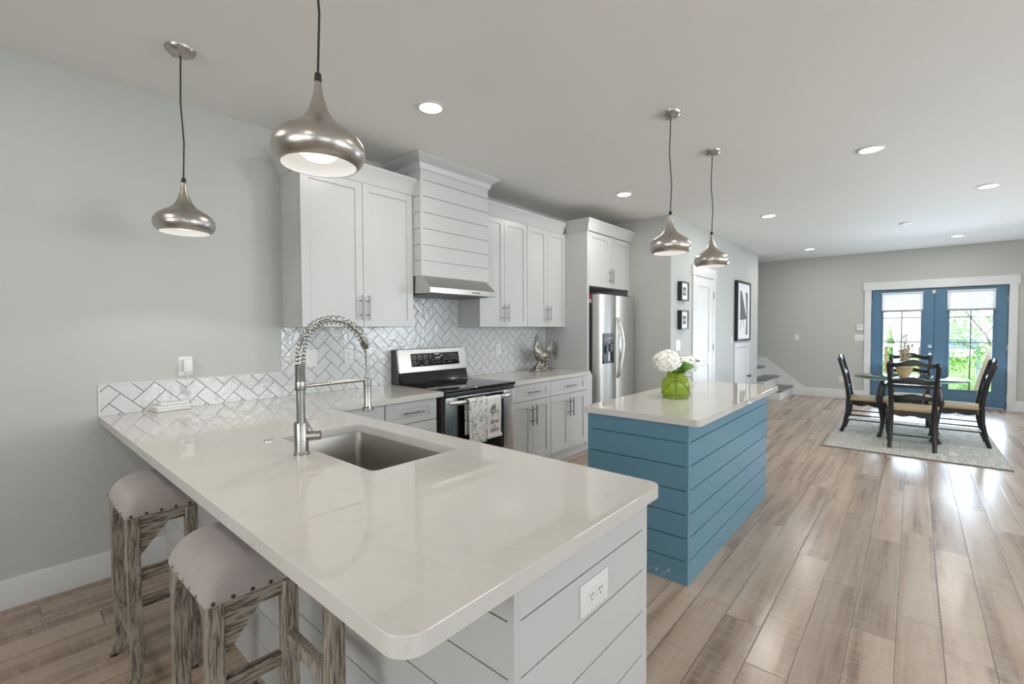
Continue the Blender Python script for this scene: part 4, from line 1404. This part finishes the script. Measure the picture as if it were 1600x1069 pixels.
# ------------------------------------------------------------------ pendants and downlights
def pendant(label, x, y, group):
    t = thing('pendant_lamp', label, 'pendant lamp', (x, y, 1.885), 0, group)
    z0 = 1.885
    prof = [(.106, .0), (.109, 0), (.124, .015), (.1315, .032), (.1325, .045), (.128, .065), (.116, .083), (.103, .094), (.081, .108), (.053, .127), (.036, .150), (.0275, .168), (.0155, .207), (.0095, .245), (.007, .262), (.0, .262)]
    MB().lathe(prof, (x, y, z0), 48, cap=False).build('shade', M['nickel'], t, 60)
    MB().lathe([(.1058, .0005), (.121, .016), (.127, .045), (.110, .078), (.070, .100), (.0, .105)], (x, y, z0), 40, cap=False).build('shade_lining', M['shadein'], t, 60)
    MB().lathe([(.0, .018), (.040, .022), (.056, .036), (.058, .050), (.045, .075), (.02, .10)], (x, y, z0), 32, cap=False).build('bulb', M['bulb'], t, 60)
    MB().lathe([(.0, .274), (.009, .273), (.0105, .258), (.0105, .250), (.0, .250)], (x, y, z0), 16, cap=False).build('cord_cap', M['cord'], t)
    sw = .006
    MB().tube([(x, y, z0 + .27), (x + sw * .7, y - sw, z0 + .45), (x - sw * .6, y + sw, z0 + .65), (x, y, H - .03)], .0035, 8).build('cord', M['cord'], t)
    c = MB().lathe([(.0, 0), (.012, .0), (.045, .008), (.062, .020), (.066, .033), (.0, .033)], (x, y, H - .0335), 36, cap=False).build('canopy', M['nickel'], t, 50)
    for a in (2.2, 5.3):
        MB().ball((x + .040 * math.cos(a), y + .040 * math.sin(a), H - .030), .006, (1, 1, 1), 8, 6).build('screw', M['nickel'], c)
    l = bpy.data.lights.new('pendant_light', 'SPOT')
    l.energy, l.color, l.shadow_soft_size = PEND_W, WARM, .05
    l.spot_size, l.spot_blend = math.radians(125), .25
    lo = bpy.data.objects.new('pendant_light', l)
    C.objects.link(lo)
    lo.parent = t
    lo.location = (0, 0, .012)
    return t
G1, G2 = 'pendants above the peninsula', 'pendants above the blue island'
pendant('brushed nickel pendant hanging above the peninsula near the gray wall', .671, 2.775, G1)
pendant('largest brushed nickel pendant, nearest, hanging in front of the left wall cabinet', .671, 1.352, G1)
pendant('brushed nickel pendant above the island, straight over the green vase', 2.974, 1.212, G2)
pendant('smallest brushed nickel pendant, over the far end of the island', 3.828, 1.222, G2)
DL = [(1.876, 2.31, 'round recessed ceiling light in front of the hood chimney'),
      (4.407, 2.29, 'round recessed ceiling light near the short cabinet above the refrigerator'),
      (4.612, .274, 'large round recessed ceiling light right of the island pendants'),
      (6.474, 1.382, 'round recessed ceiling light toward the hall wall, beyond the island pendants'),
      (6.589, -.546, 'round recessed ceiling light rightmost, over the rug end nearest the kitchen'),
      (9.701, 1.411, 'small round recessed ceiling light in front of the stairs'),
      (9.848, -.493, 'small round recessed ceiling light just before the blue doors'),
      (2.05, .27, 'round recessed ceiling light over the floor beside the peninsula end'),  # this one and those below are out of view, added for light from above
      (-.65, 2.30, 'round recessed ceiling light near the gray wall, behind the stools'),
      (-.65, .27, 'round recessed ceiling light directly behind the camera position'),
      (2.05, -1.75, 'round recessed ceiling light over the open floor on the right'),
      (-2.6, -1.0, 'round recessed ceiling light close to the rear windows')]
for x, y, lab in DL:
    t = thing('recessed_light', lab, 'ceiling light', (x, y, H - .006), 0, 'recessed ceiling lights')
    MB().lathe([(.070, -.004), (.082, -.003), (.088, .0), (.088, .0055), (.070, .0055)], (x, y, H - .006), 40, cap=False).build('trim_ring', M['white'], t)
    MB().lathe([(.0, -.0015), (.071, -.0015), (.071, .005), (.0, .005)], (x, y, H - .006), 40, cap=False).build('lens', M['lens'], t)
    l = bpy.data.lights.new('downlight', 'AREA')
    l.shape, l.size, l.energy, l.color = 'DISK', .13, DOWN_W * (1.25 if x < 1 and y > 1 else .5 if x < 3 and y < 1 else 1.35 if x > 6 else 1), WARM if x < 6 else (1, .96, .9)
    lo = bpy.data.objects.new('downlight', l)
    C.objects.link(lo)
    lo.parent = t
    lo.location = (0, 0, -.006)
tag(MB().lathe([(.0, -.02), (.05, -.02), (.065, -.012), (.068, .0), (.0, .0)], (8.186, .096, H - .0005), 32, cap=False).build('smoke_detector', M['white']), 'flat white round smoke detector on the ceiling beyond the lights', 'smoke detector')

# ------------------------------------------------------------------ bar stools
def make_stool(label, tucked):
    """local frame: near-left top corner at the origin, seat runs +x (under the worktop) and +y"""
    t = thing('bar_stool', label, 'bar stool', (0, 0, 0), 0, 'upholstered stools at the peninsula')
    DX, DY, ZT = .225, .37, .70
    lw = .040
    def leg(cx, cy, out, hz):
        zs = [(ZT - .02 if hz is None else hz, 0), (.30, 0), (.16, .004), (.07, -.002), (.012, -.022)]
        mb = MB()
        prev = None
        for z, o_ in zs:
            x_ = cx + (o_ if out else 0)
            w_ = lw * (1 if z > .05 else .85)
            ring = [mb.bm.verts.new((x_ + i * w_ / 2, cy + j * w_ / 2, z)) for i, j in ((-1, -1), (1, -1), (1, 1), (-1, 1))]
            if prev:
                for k_ in range(4):
                    mb.bm.faces.new((prev[k_], prev[(k_ + 1) % 4], ring[(k_ + 1) % 4], ring[k_]))
            else:
                mb.bm.faces.new(ring)
            prev = ring
        mb.bm.faces.new(prev)
        bmesh.ops.bevel(mb.bm, geom=[e for e in mb.bm.edges if abs(e.verts[0].co.z - e.verts[1].co.z) > .02], offset=.003, segments=1, affect='EDGES')
        o = mb.build('leg', M['oldwood'], t)
        MB().cyl((cx + (zs[-1][1] if out else 0), cy, 0), (cx + (zs[-1][1] if out else 0), cy, .013), .014, 10).build('glide', M['brownfoot'], o)
    leg(lw / 2, DY - lw / 2, True, None)
    leg(lw / 2, lw / 2, True, None)
    leg(DX - lw / 2, lw / 2 - .012, False, None)
    if tucked:
        leg(DX - lw / 2 - .004, -.265, False, tucked)
    else:
        leg(DX - lw / 2, DY - lw / 2, False, None)
    # rails under the seat
    MB().box(lw, DX - .001, .004, lw - .008, ZT - .062, ZT - .012, .003).build('side_rail', M['oldwoodx'], t)
    MB().box(lw, DX - .001, DY - lw + .008, DY - .004, ZT - .062, ZT - .012, .003).build('side_rail', M['oldwoodx'], t)
    # arched front rail
    arch = [(0, ZT - .012)]
    poly = [(lw * .9, ZT - .012), (DY - lw * .9, ZT - .012)]
    for i in range(13):
        u = 1 - i / 12
        poly.append((lw * .9 + (DY - 1.8 * lw) * u, ZT - .105 + .085 * math.sin(PI * u) ** .6))
    MB().prism(poly, 'x', .004, .030).build('arched_rail', M['oldwood'], t, 0)
    MB().box(DX - .030, DX - .004, lw, DY - lw, ZT - .055, ZT - .012, .003).build('back_rail', M['oldwood'], t)
    # corner braces
    for yb_ in (.018,):
        MB().prism([(lw - .002, ZT - .175), (lw - .002, ZT - .06), (lw + .092, ZT - .06)], 'y', yb_ - .010, yb_ + .010).build('brace', M['oldwoodx'], t)
    # stretchers
    MB().box(lw, DX - lw, .010, .034, .427, .465, .003).build('stretcher', M['oldwoodx'], t)
    MB().box(.008, .032, lw, DY - lw, .185, .225, .003).build('stretcher', M['oldwood'], t)
    if tucked:
        MB().box(DX - lw + .004, DX - .010, -.245, -.012, .490, .530, .003).build('stretcher', M['oldwood'], t)
    else:
        MB().box(DX - lw + .008, DX - .010, lw, DY - lw, .500, .540, .003).build('stretcher', M['oldwood'], t)
    MB().box(lw, DX + .01, DY - lw + .008, DY - .010, .165, .205, .003).build('stretcher', M['oldwoodx'], t)
    # domed cushion
    mb = MB()
    n_ = 18
    grid = []
    for i in range(n_ + 1):
        row_ = []
        for j in range(n_ + 1):
            u, v_ = 2 * i / n_ - 1, 2 * j / n_ - 1
            h_ = .090 * (1 - abs(u) ** 2.8) ** .55 * (1 - abs(v_) ** 7) ** .5
            su = u * (1 + .02 * (1 - v_ * v_))
            row_.append(mb.bm.verts.new((DX / 2 + su * (DX / 2 + .004), DY / 2 + v_ * (DY / 2 + .004), ZT - .008 + h_)))
        grid.append(row_)
    for i in range(n_):
        for j in range(n_):
            mb.bm.faces.new((grid[i][j], grid[i + 1][j], grid[i + 1][j + 1], grid[i][j + 1]))
    rim = [grid[i][0] for i in range(n_)] + [grid[n_][j] for j in range(n_)] + [grid[i][n_] for i in range(n_, 0, -1)] + [grid[0][j] for j in range(n_, 0, -1)]
    low = [mb.bm.verts.new((v_.co.x, v_.co.y, ZT - .018)) for v_ in rim]
    for i in range(len(rim)):
        mb.bm.faces.new((rim[i], rim[(i + 1) % len(rim)], low[(i + 1) % len(rim)], low[i]))
    mb.bm.faces.new(low)
    mb.build('seat_cushion', M['suede'], t, 75)
    for i in range(5):
        MB().ball((.012 + .047 * i, -.005, ZT - .010), .0056, (1, .6, 1), 10, 6).build('nail_head', M['copper'], t)
    for i in range(1, 7):
        MB().ball((-.005, .012 + .058 * i, ZT - .010), .0048, (.6, 1, 1), 10, 6).build('nail_head', M['copper'], t)
    return t
s1 = make_stool('weathered wood stool with taupe seat, nearest the camera, under the worktop overhang', .745)
s1.location = (.352, 1.345, 0)
s2 = make_stool('weathered wood stool with taupe seat, the one closer to the gray wall', .56)
s2.location = (.328, 2.215, 0)

# ------------------------------------------------------------------ dining set
rug = thing('area_rug', 'cream textured rug under the glass dining table', 'rug', (7.63, .02, 0))
MB().box(6.45, 8.82, -.745, .785, 0, .011, .003).build('pile', M['rug'], rug)
q = MB()
for a in ((6.444, 6.452, -.751, .791), (8.818, 8.826, -.751, .791)):
    q.box(a[0], a[1], a[2], a[3], 0, .009)
for a in ((-.751, -.743), (.783, .791)):
    q.box(6.444, 8.826, a[0], a[1], 0, .009)
q.build('binding', M['ink'], rug, 0)
RZ = .011
def make_chair(label):
    """local frame: origin on the rug under the seat centre, front toward +x"""
    t = thing('dining_chair', label, 'dining chair', (0, 0, 0), 0, 'ladder-back chairs at the glass table')
    SW, SB, SD = .47, .395, .42           # seat width front, back, depth
    xb, xf = -.21, .21
    ZS = .455
    # seat: rush over a rounded shape
    mb = MB()
    outline = round_poly([(xb, -SB / 2), (xf, -SW / 2), (xf + .025, 0), (xf, SW / 2), (xb, SB / 2)], [.03, .05, .2, .05, .03], 5)
    lay = ((.97, ZS - .034), (1.02, ZS - .022), (1.02, ZS - .006), (.97, ZS + .006), (.55, ZS + .001), (.02, ZS - .010))
    rings = [[mb.bm.verts.new((x * s_, y * s_, z)) for x, y in outline] for s_, z in lay]
    for a, b in zip(rings, rings[1:]):
        for i in range(len(a)):
            mb.bm.faces.new((a[i], a[(i + 1) % len(a)], b[(i + 1) % len(a)], b[i]))
    mb.bm.faces.new(rings[0][::-1])
    mb.bm.faces.new(rings[-1])
    mb.build('rush_seat', M['rush'], t, 60)
    # scalloped aprons
    def apron(a, b, n_=10, drop=.05):
        a, b = Vector(a), Vector(b)
        mb = MB()
        top, bot = [], []
        for i in range(n_ + 1):
            p = a.lerp(b, i / n_)
            top.append(p + Vector((0, 0, .034)))
            bot.append(p - Vector((0, 0, .012 + drop * .45 * abs(math.sin(2 * PI * i / n_)))))
        nrm = (b - a).cross(Vector((0, 0, 1))).normalized() * .009
        L = top + bot[::-1]
        k_ = len(L)
        mb._add([p + nrm for p in L] + [p - nrm for p in L], [tuple(range(k_)), tuple(range(2 * k_ - 1, k_ - 1, -1))] + [(i, (i + 1) % k_, k_ + (i + 1) % k_, k_ + i) for i in range(k_)])
        return mb.build('apron', M['chair'], t, 0)
    apron((xf - .01, -SW / 2 + .03, ZS - .065), (xf - .01, SW / 2 - .03, ZS - .065))
    apron((xb + .01, -SB / 2 + .02, ZS - .065), (xb + .01, SB / 2 - .02, ZS - .065))
    for s_ in (-1, 1):
        apron((xb + .03, s_ * (SB / 2 - .012), ZS - .065), (xf - .03, s_ * (SW / 2 - .014), ZS - .065))
        # front cabriole leg
        fy = s_ * (SW / 2 - .025)
        MB().tube([(xf - .02, fy, ZS - .03), (xf - .008, fy + s_ * .006, ZS - .12), (xf - .022, fy, .22), (xf - .022, fy, .10), (xf - .008, fy + s_ * .004, .035), (xf + .004, fy + s_ * .006, .0)], [.024, .026, .018, .014, .016, .022], 10).build('front_leg', M['chair'], t, 60)
        # rear leg with back post in one sweep
        by = s_ * (SB / 2 - .012)
        pts_ = [(xb - .072, by + s_ * .006, 0), (xb - .040, by + s_ * .003, .10), (xb - .008, by, .28), (xb, by, ZS), (xb - .014, by + s_ * .004, .58), (xb - .045, by + s_ * .012, .76), (xb - .090, by + s_ * .024, .93), (xb - .100, by + s_ * .020, .965), (xb - .103, by + s_ * .004, .985)]
        MB().tube(pts_, [.021, .023, .025, .026, .024, .023, .024, .026, .016], 10).build('back_post', M['chair'], t, 60)
        # side stretchers
        for z in (.17, .235):
            MB().cyl((xb - .012, by, z), (xf - .022, fy, z), .008, 10).build('stretcher', M['chair'], t)
    for x_, z in ((xb - .015, .15), (xf - .022, .20)):
        MB().cyl((x_, -SB / 2 + .01, z), (x_, SB / 2 - .01, z), .008, 10).build('stretcher', M['chair'], t)
    # ladder slats
    def slat(z, x_, half, h_, amp, nm):
        mb = MB()
        n_ = 24
        top, bot = [], []
        for i in range(n_ + 1):
            u = 2 * i / n_ - 1
            w_ = amp * (.55 * math.cos(1.5 * PI * u) + .45 * (1 - u * u))
            bow = -.020 * (1 - u * u)
            top.append((x_ + bow, half * u, z + w_ + h_ * .5 * (1 - .25 * u * u)))
            bot.append((x_ + bow, half * u, z + w_ * .75 - h_ * .5 * (1 - .25 * u * u) - .006 * math.cos(u * 2 * PI)))
        d_ = .009
        v_ = []
        for i in range(n_ + 1):
            v_.append([mb.bm.verts.new((p[0] + o_, p[1], p[2])) for p, o_ in ((top[i], -d_), (top[i], d_), (bot[i], d_), (bot[i], -d_))])
        for a, b in zip(v_, v_[1:]):
            for k_ in range(4):
                mb.bm.faces.new((a[k_], a[(k_ + 1) % 4], b[(k_ + 1) % 4], b[k_]))
        mb.bm.faces.new(v_[0][::-1])
        mb.bm.faces.new(v_[-1])
        return mb.build(nm, M['chair'], t, 50)
    slat(.960, xb - .098, SB / 2 + .008, .058, .030, 'top_rail')
    slat(.770, xb - .048, SB / 2 - .004, .054, .024, 'ladder_slat')
    slat(.585, xb - .015, SB / 2 - .012, .052, .016, 'ladder_slat')
    return t
ch1 = make_chair('black ladder-back chair with rush seat, back to the kitchen, in front of the glass table')
ch1.location = (7.065, -.008, RZ)
dup(ch1, 'black ladder-back chair at the left of the glass table, seen from the side', (7.635, .415, RZ), -PI / 2)
dup(ch1, 'black ladder-back chair right of the glass table, facing left, before the right blue door', (7.640, -.395, RZ), PI / 2)
dup(ch1, 'black ladder-back chair behind the potted plant, facing the kitchen across the table', (8.25, .02, RZ), PI)

TX, TY = 7.63, .035
tb = thing('dining_table', 'round glass-topped dining table on a black carved base, on the rug', 'dining table', (TX, TY, RZ))
o = MB().lathe([(.0, .742), (.553, .742), (.558, .746), (.558, .751), (.553, .755), (.0, .755)], (TX, TY, 0), 72, cap=False).build('glass_top', M['tabletop'], tb, 40)
MB().lathe([(.5575, .7435), (.5592, .7465), (.5592, .7505), (.5575, .7535)], (TX, TY, 0), 72, cap=False).build('glass_edge', M['glassedge'], tb, 60)
ax0, ax1, ay0, ay1 = 7.355, 7.905, -.235, .285
q = MB()
lp = rrect(ax0 - .03, ax1 + .03, ay0 - .03, ay1 + .03, .06)
q2 = slab([lp, rrect(ax0 + .05, ax1 - .05, ay0 + .05, ay1 - .05, .05)], .655, .690)
q2.build('base_rim', M['chair'], tb, 40)
for x_, sx in ((ax0, -1), (ax1, 1)):
    for y_, sy in ((ay0, -1), (ay1, 1)):
        MB().tube([(x_, y_, .66), (x_ + sx * .012, y_ + sy * .012, .56), (x_ + sx * .02, y_ + sy * .02, .50), (x_, y_, .36), (x_ - sx * .012, y_ - sy * .012, .20), (x_, y_, .08), (x_ + sx * .015, y_ + sy * .015, .035), (x_ + sx * .02, y_ + sy * .02, RZ)], [.030, .034, .036, .027, .019, .018, .026, .020], 12).build('table_leg', M['chair'], tb, 60)
for (sx, sy) in ((-1, -1), (-1, 1), (1, -1), (1, 1)):
    p0 = Vector((TX + sx * .27, TY + sy * .24, .20))
    p1 = Vector((TX + sx * .10, TY + sy * .07, .42))
    p2 = Vector((TX + sx * .22, TY + sy * .20, .70))
    MB().tube([p0.lerp(p1, t_).lerp(p1.lerp(p2, t_), t_) for t_ in [i / 12 for i in range(13)]], .007, 8).build('iron_brace', M['iron'], tb)
for (x_, y_) in ((ax0, ay0), (ax0, ay1), (ax1, ay0), (ax1, ay1)):
    MB().cyl((x_, y_, .69), (x_, y_, .742), .016, 14).build('glass_pad', M['chair'], tb)

po = thing('flower_pot', 'tan bowl-shaped pot standing on the glass table', 'pot', (7.60, .075, .755))
MB().lathe([(.0, 0), (.045, 0), (.050, .008), (.066, .05), (.080, .100), (.086, .118), (.092, .124), (.092, .140), (.084, .142), (.078, .125), (.0, .118)], (7.60, .075, .756), 36, cap=False).build('bowl', M['tan'], po, 50)
pl = thing('potted_plant', 'pale dried flowering branch rising from the tan pot', 'plant', (7.60, .075, .875))
random.seed(21)
q, q2 = MB(), MB()
for i in range(7):
    tip = Vector((7.60 + random.uniform(-.10, .10), .075 + random.uniform(-.075, .06), random.uniform(1.05, 1.29)))
    st_ = Vector((7.60, .075, .87))
    pts_ = [st_.lerp(tip, t_) + Vector((0, .015 * math.sin(t_ * 5 + i), 0)) for t_ in [k_ / 6 for k_ in range(7)]]
    q.tube(pts_, .0035, 6)
    for k_ in range(26):
        p = st_.lerp(tip, random.uniform(.35, 1.02)) + Vector((random.uniform(-.035, .035), random.uniform(-.035, .035), random.uniform(-.02, .02)))
        q2.ball(p, random.uniform(.007, .014), (1, 1, .7), 6, 5)
q.build('stem', M['dried'], pl)
q2.build('dried_blossoms', M['dried'], pl)
q = MB()
for tip in ((7.62, -.04, .98), (7.55, .0, .95), (7.60, .18, .93)):
    leafblade(q, (7.60, .07, .88), tip, .022, .03)
q.build('leaf', M['leaf'], pl)
tag(MB().lathe([(.0, .121), (.080, .121), (.078, .128), (.0, .133)], (7.60, .075, .756), 24, cap=False).build('pot_moss', M['dried']), 'brown moss filling the tan pot', 'moss', kind='stuff')

# ------------------------------------------------------------------ outdoors beyond the glazed doors
struct(MB().box(XF + T, 14.2, -4, 4, -.10, -.02), 'trim_11', M['deck'], smooth=0)
tag(MB().box(14.2, 40, -16, 14, -.6, -.5).build('lawn', M['grass'], None, 0), 'bright green lawn beyond the deck outside', 'lawn', kind='stuff')
hs = thing('neighbor_house', 'white neighboring house seen through the left glazed door', 'building', (21, 3.2, -.5))
MB().box(20, 26, .12, 9, -.5, 5.0).build('siding', M['outwhite'], hs, 0)
q = MB()
for z in [i * .18 - .4 for i in range(30)]:
    q.box(19.985, 20.0, .12, 9, z, z + .012)
q.build('clapboard_lines', M['outwhite'], hs, 0)
rl = thing('deck_railing', 'white-capped deck railing with brown boards outside the left glazed door', 'railing', (14.1, .5, -.02))
MB().box(14.05, 14.15, -.62, 3.0, .93, .99, .004).build('top_rail', M['outwhite'], rl)
for y_ in (-.30, .30, .9, 1.7):
    MB().box(14.06, 14.14, y_ - .05, y_ + .05, -.02, .94).build('post', M['outwhite'], rl, 0)
for i in range(16):
    MB().box(14.085, 14.115, -.55 + i * .2, -.55 + i * .2 + .05, .05, .93).build('picket', M['outbrown'], rl, 0)
def foliage(mb, c, r, n_, s0, s1, sq=1.0):
    for i in range(n_):
        d_ = Vector((random.gauss(0, 1), random.gauss(0, 1), random.gauss(0, 1))).normalized()
        rr_ = r * random.random() ** .4
        p = Vector(c) + Vector((d_.x * rr_, d_.y * rr_, d_.z * rr_ * sq))
        u = Vector((random.gauss(0, 1), random.gauss(0, 1), random.gauss(0, 1))).normalized()
        w_ = u.orthogonal().normalized()
        s_ = random.uniform(s0, s1)
        mb.quad(p - u * s_, p + w_ * s_ * .45, p + u * s_, p - w_ * s_ * .45)
random.seed(9)
tr = thing('garden_tree', 'airy green tree with thin branches seen through the right glazed door', 'tree', (15.6, -1.1, -.5))
q = MB()
q.tube([(15.6, -1.75, -.5), (15.6, -1.55, .5), (15.55, -1.30, 1.2), (15.5, -.95, 1.75), (15.5, -.6, 2.2)], [.035, .03, .025, .02, .012], 8)
for (a, b) in (((15.6, -1.55, .5), (15.5, -.85, 1.05)), ((15.55, -1.3, 1.2), (15.4, -1.75, 2.0)), ((15.5, -.95, 1.75), (15.5, -1.2, 2.4)), ((15.6, -1.6, .3), (15.5, -1.0, .45))):
    q.tube([a, b], [.014, .006], 6)
q.build('trunk', M['bark'], tr)
q = MB()
for c_, r_, n_ in (((15.7, -.75, 1.95), .55, 420), ((15.6, -1.45, 2.1), .5, 260), ((15.8, -.85, 1.25), .45, 330), ((15.7, -1.35, .75), .42, 240), ((15.6, -.75, .55), .34, 190), ((15.9, -1.5, 1.5), .35, 130)):
    foliage(q, c_, r_, n_, .03, .065, .8)
q.build('crown', M['outleaf'], tr, 0)
sh = thing('conical_shrub', 'small pointed evergreen behind the railing, in the left glazed door', 'shrub', (16.4, .52, -.5))
q = MB()
for i in range(420):
    z = random.random()
    r_ = .42 * (1 - z) * math.sqrt(random.random())
    a = random.random() * 6.28
    p = Vector((16.4 + r_ * math.cos(a), .47 + r_ * math.sin(a) * .8, -.4 + 1.78 * z))
    u = Vector((random.gauss(0, .4), random.gauss(0, .4), 1)).normalized()
    w_ = u.orthogonal().normalized()
    q.quad(p - u * .07, p + w_ * .03, p + u * .07, p - w_ * .03)
q.build('needles', M['outleaf'], sh, 0)
MB().cyl((16.4, .47, -.5), (16.4, .47, .9), .03, 8, .01).build('stem', M['bark'], sh)
for lab, c_, r_ in (('leafy green bush behind the railing, low in the left glazed door', (13.2, .30, .18), .30), ('low leafy bush at the foot of the right glazed door', (13.4, -.90, .12), .26)):
    bs_ = thing('garden_bush', lab, 'bush', (c_[0], c_[1], -.02))
    q = MB()
    foliage(q, c_, r_, 330, .025, .05, 1.0)
    q.build('foliage', M['outleaf'], bs_, 0)
    MB().cyl((c_[0], c_[1], -.02), c_, .012, 8).build('stem', M['bark'], bs_)
tag(MB().bar((XF + .46, -.80, -.02), (XF + .20, -1.022, 1.05), .09, .04, .003, up=(1, 0, 0)).build('lumber_board', M['lumber']), 'pale wooden board leaning outside against the right glazed door', 'board')
gt = thing('garden_chair', 'blue-gray garden chair among leaves outside the right glazed door', 'garden chair', (18.5, -1.2, -.5))
MB().box(18.3, 18.8, -1.45, -.75, .75, .85, .02).build('seat', M['outblue'], gt)
MB().box(18.75, 18.82, -1.45, -.75, .85, 1.45, .02).build('backrest', M['outblue'], gt)
for x_, y_ in ((18.33, -1.42), (18.33, -.78), (18.77, -1.42), (18.77, -.78)):
    MB().box(x_ - .03, x_ + .03, y_ - .03, y_ + .03, -.5, .75).build('leg', M['outblue'], gt, 0)
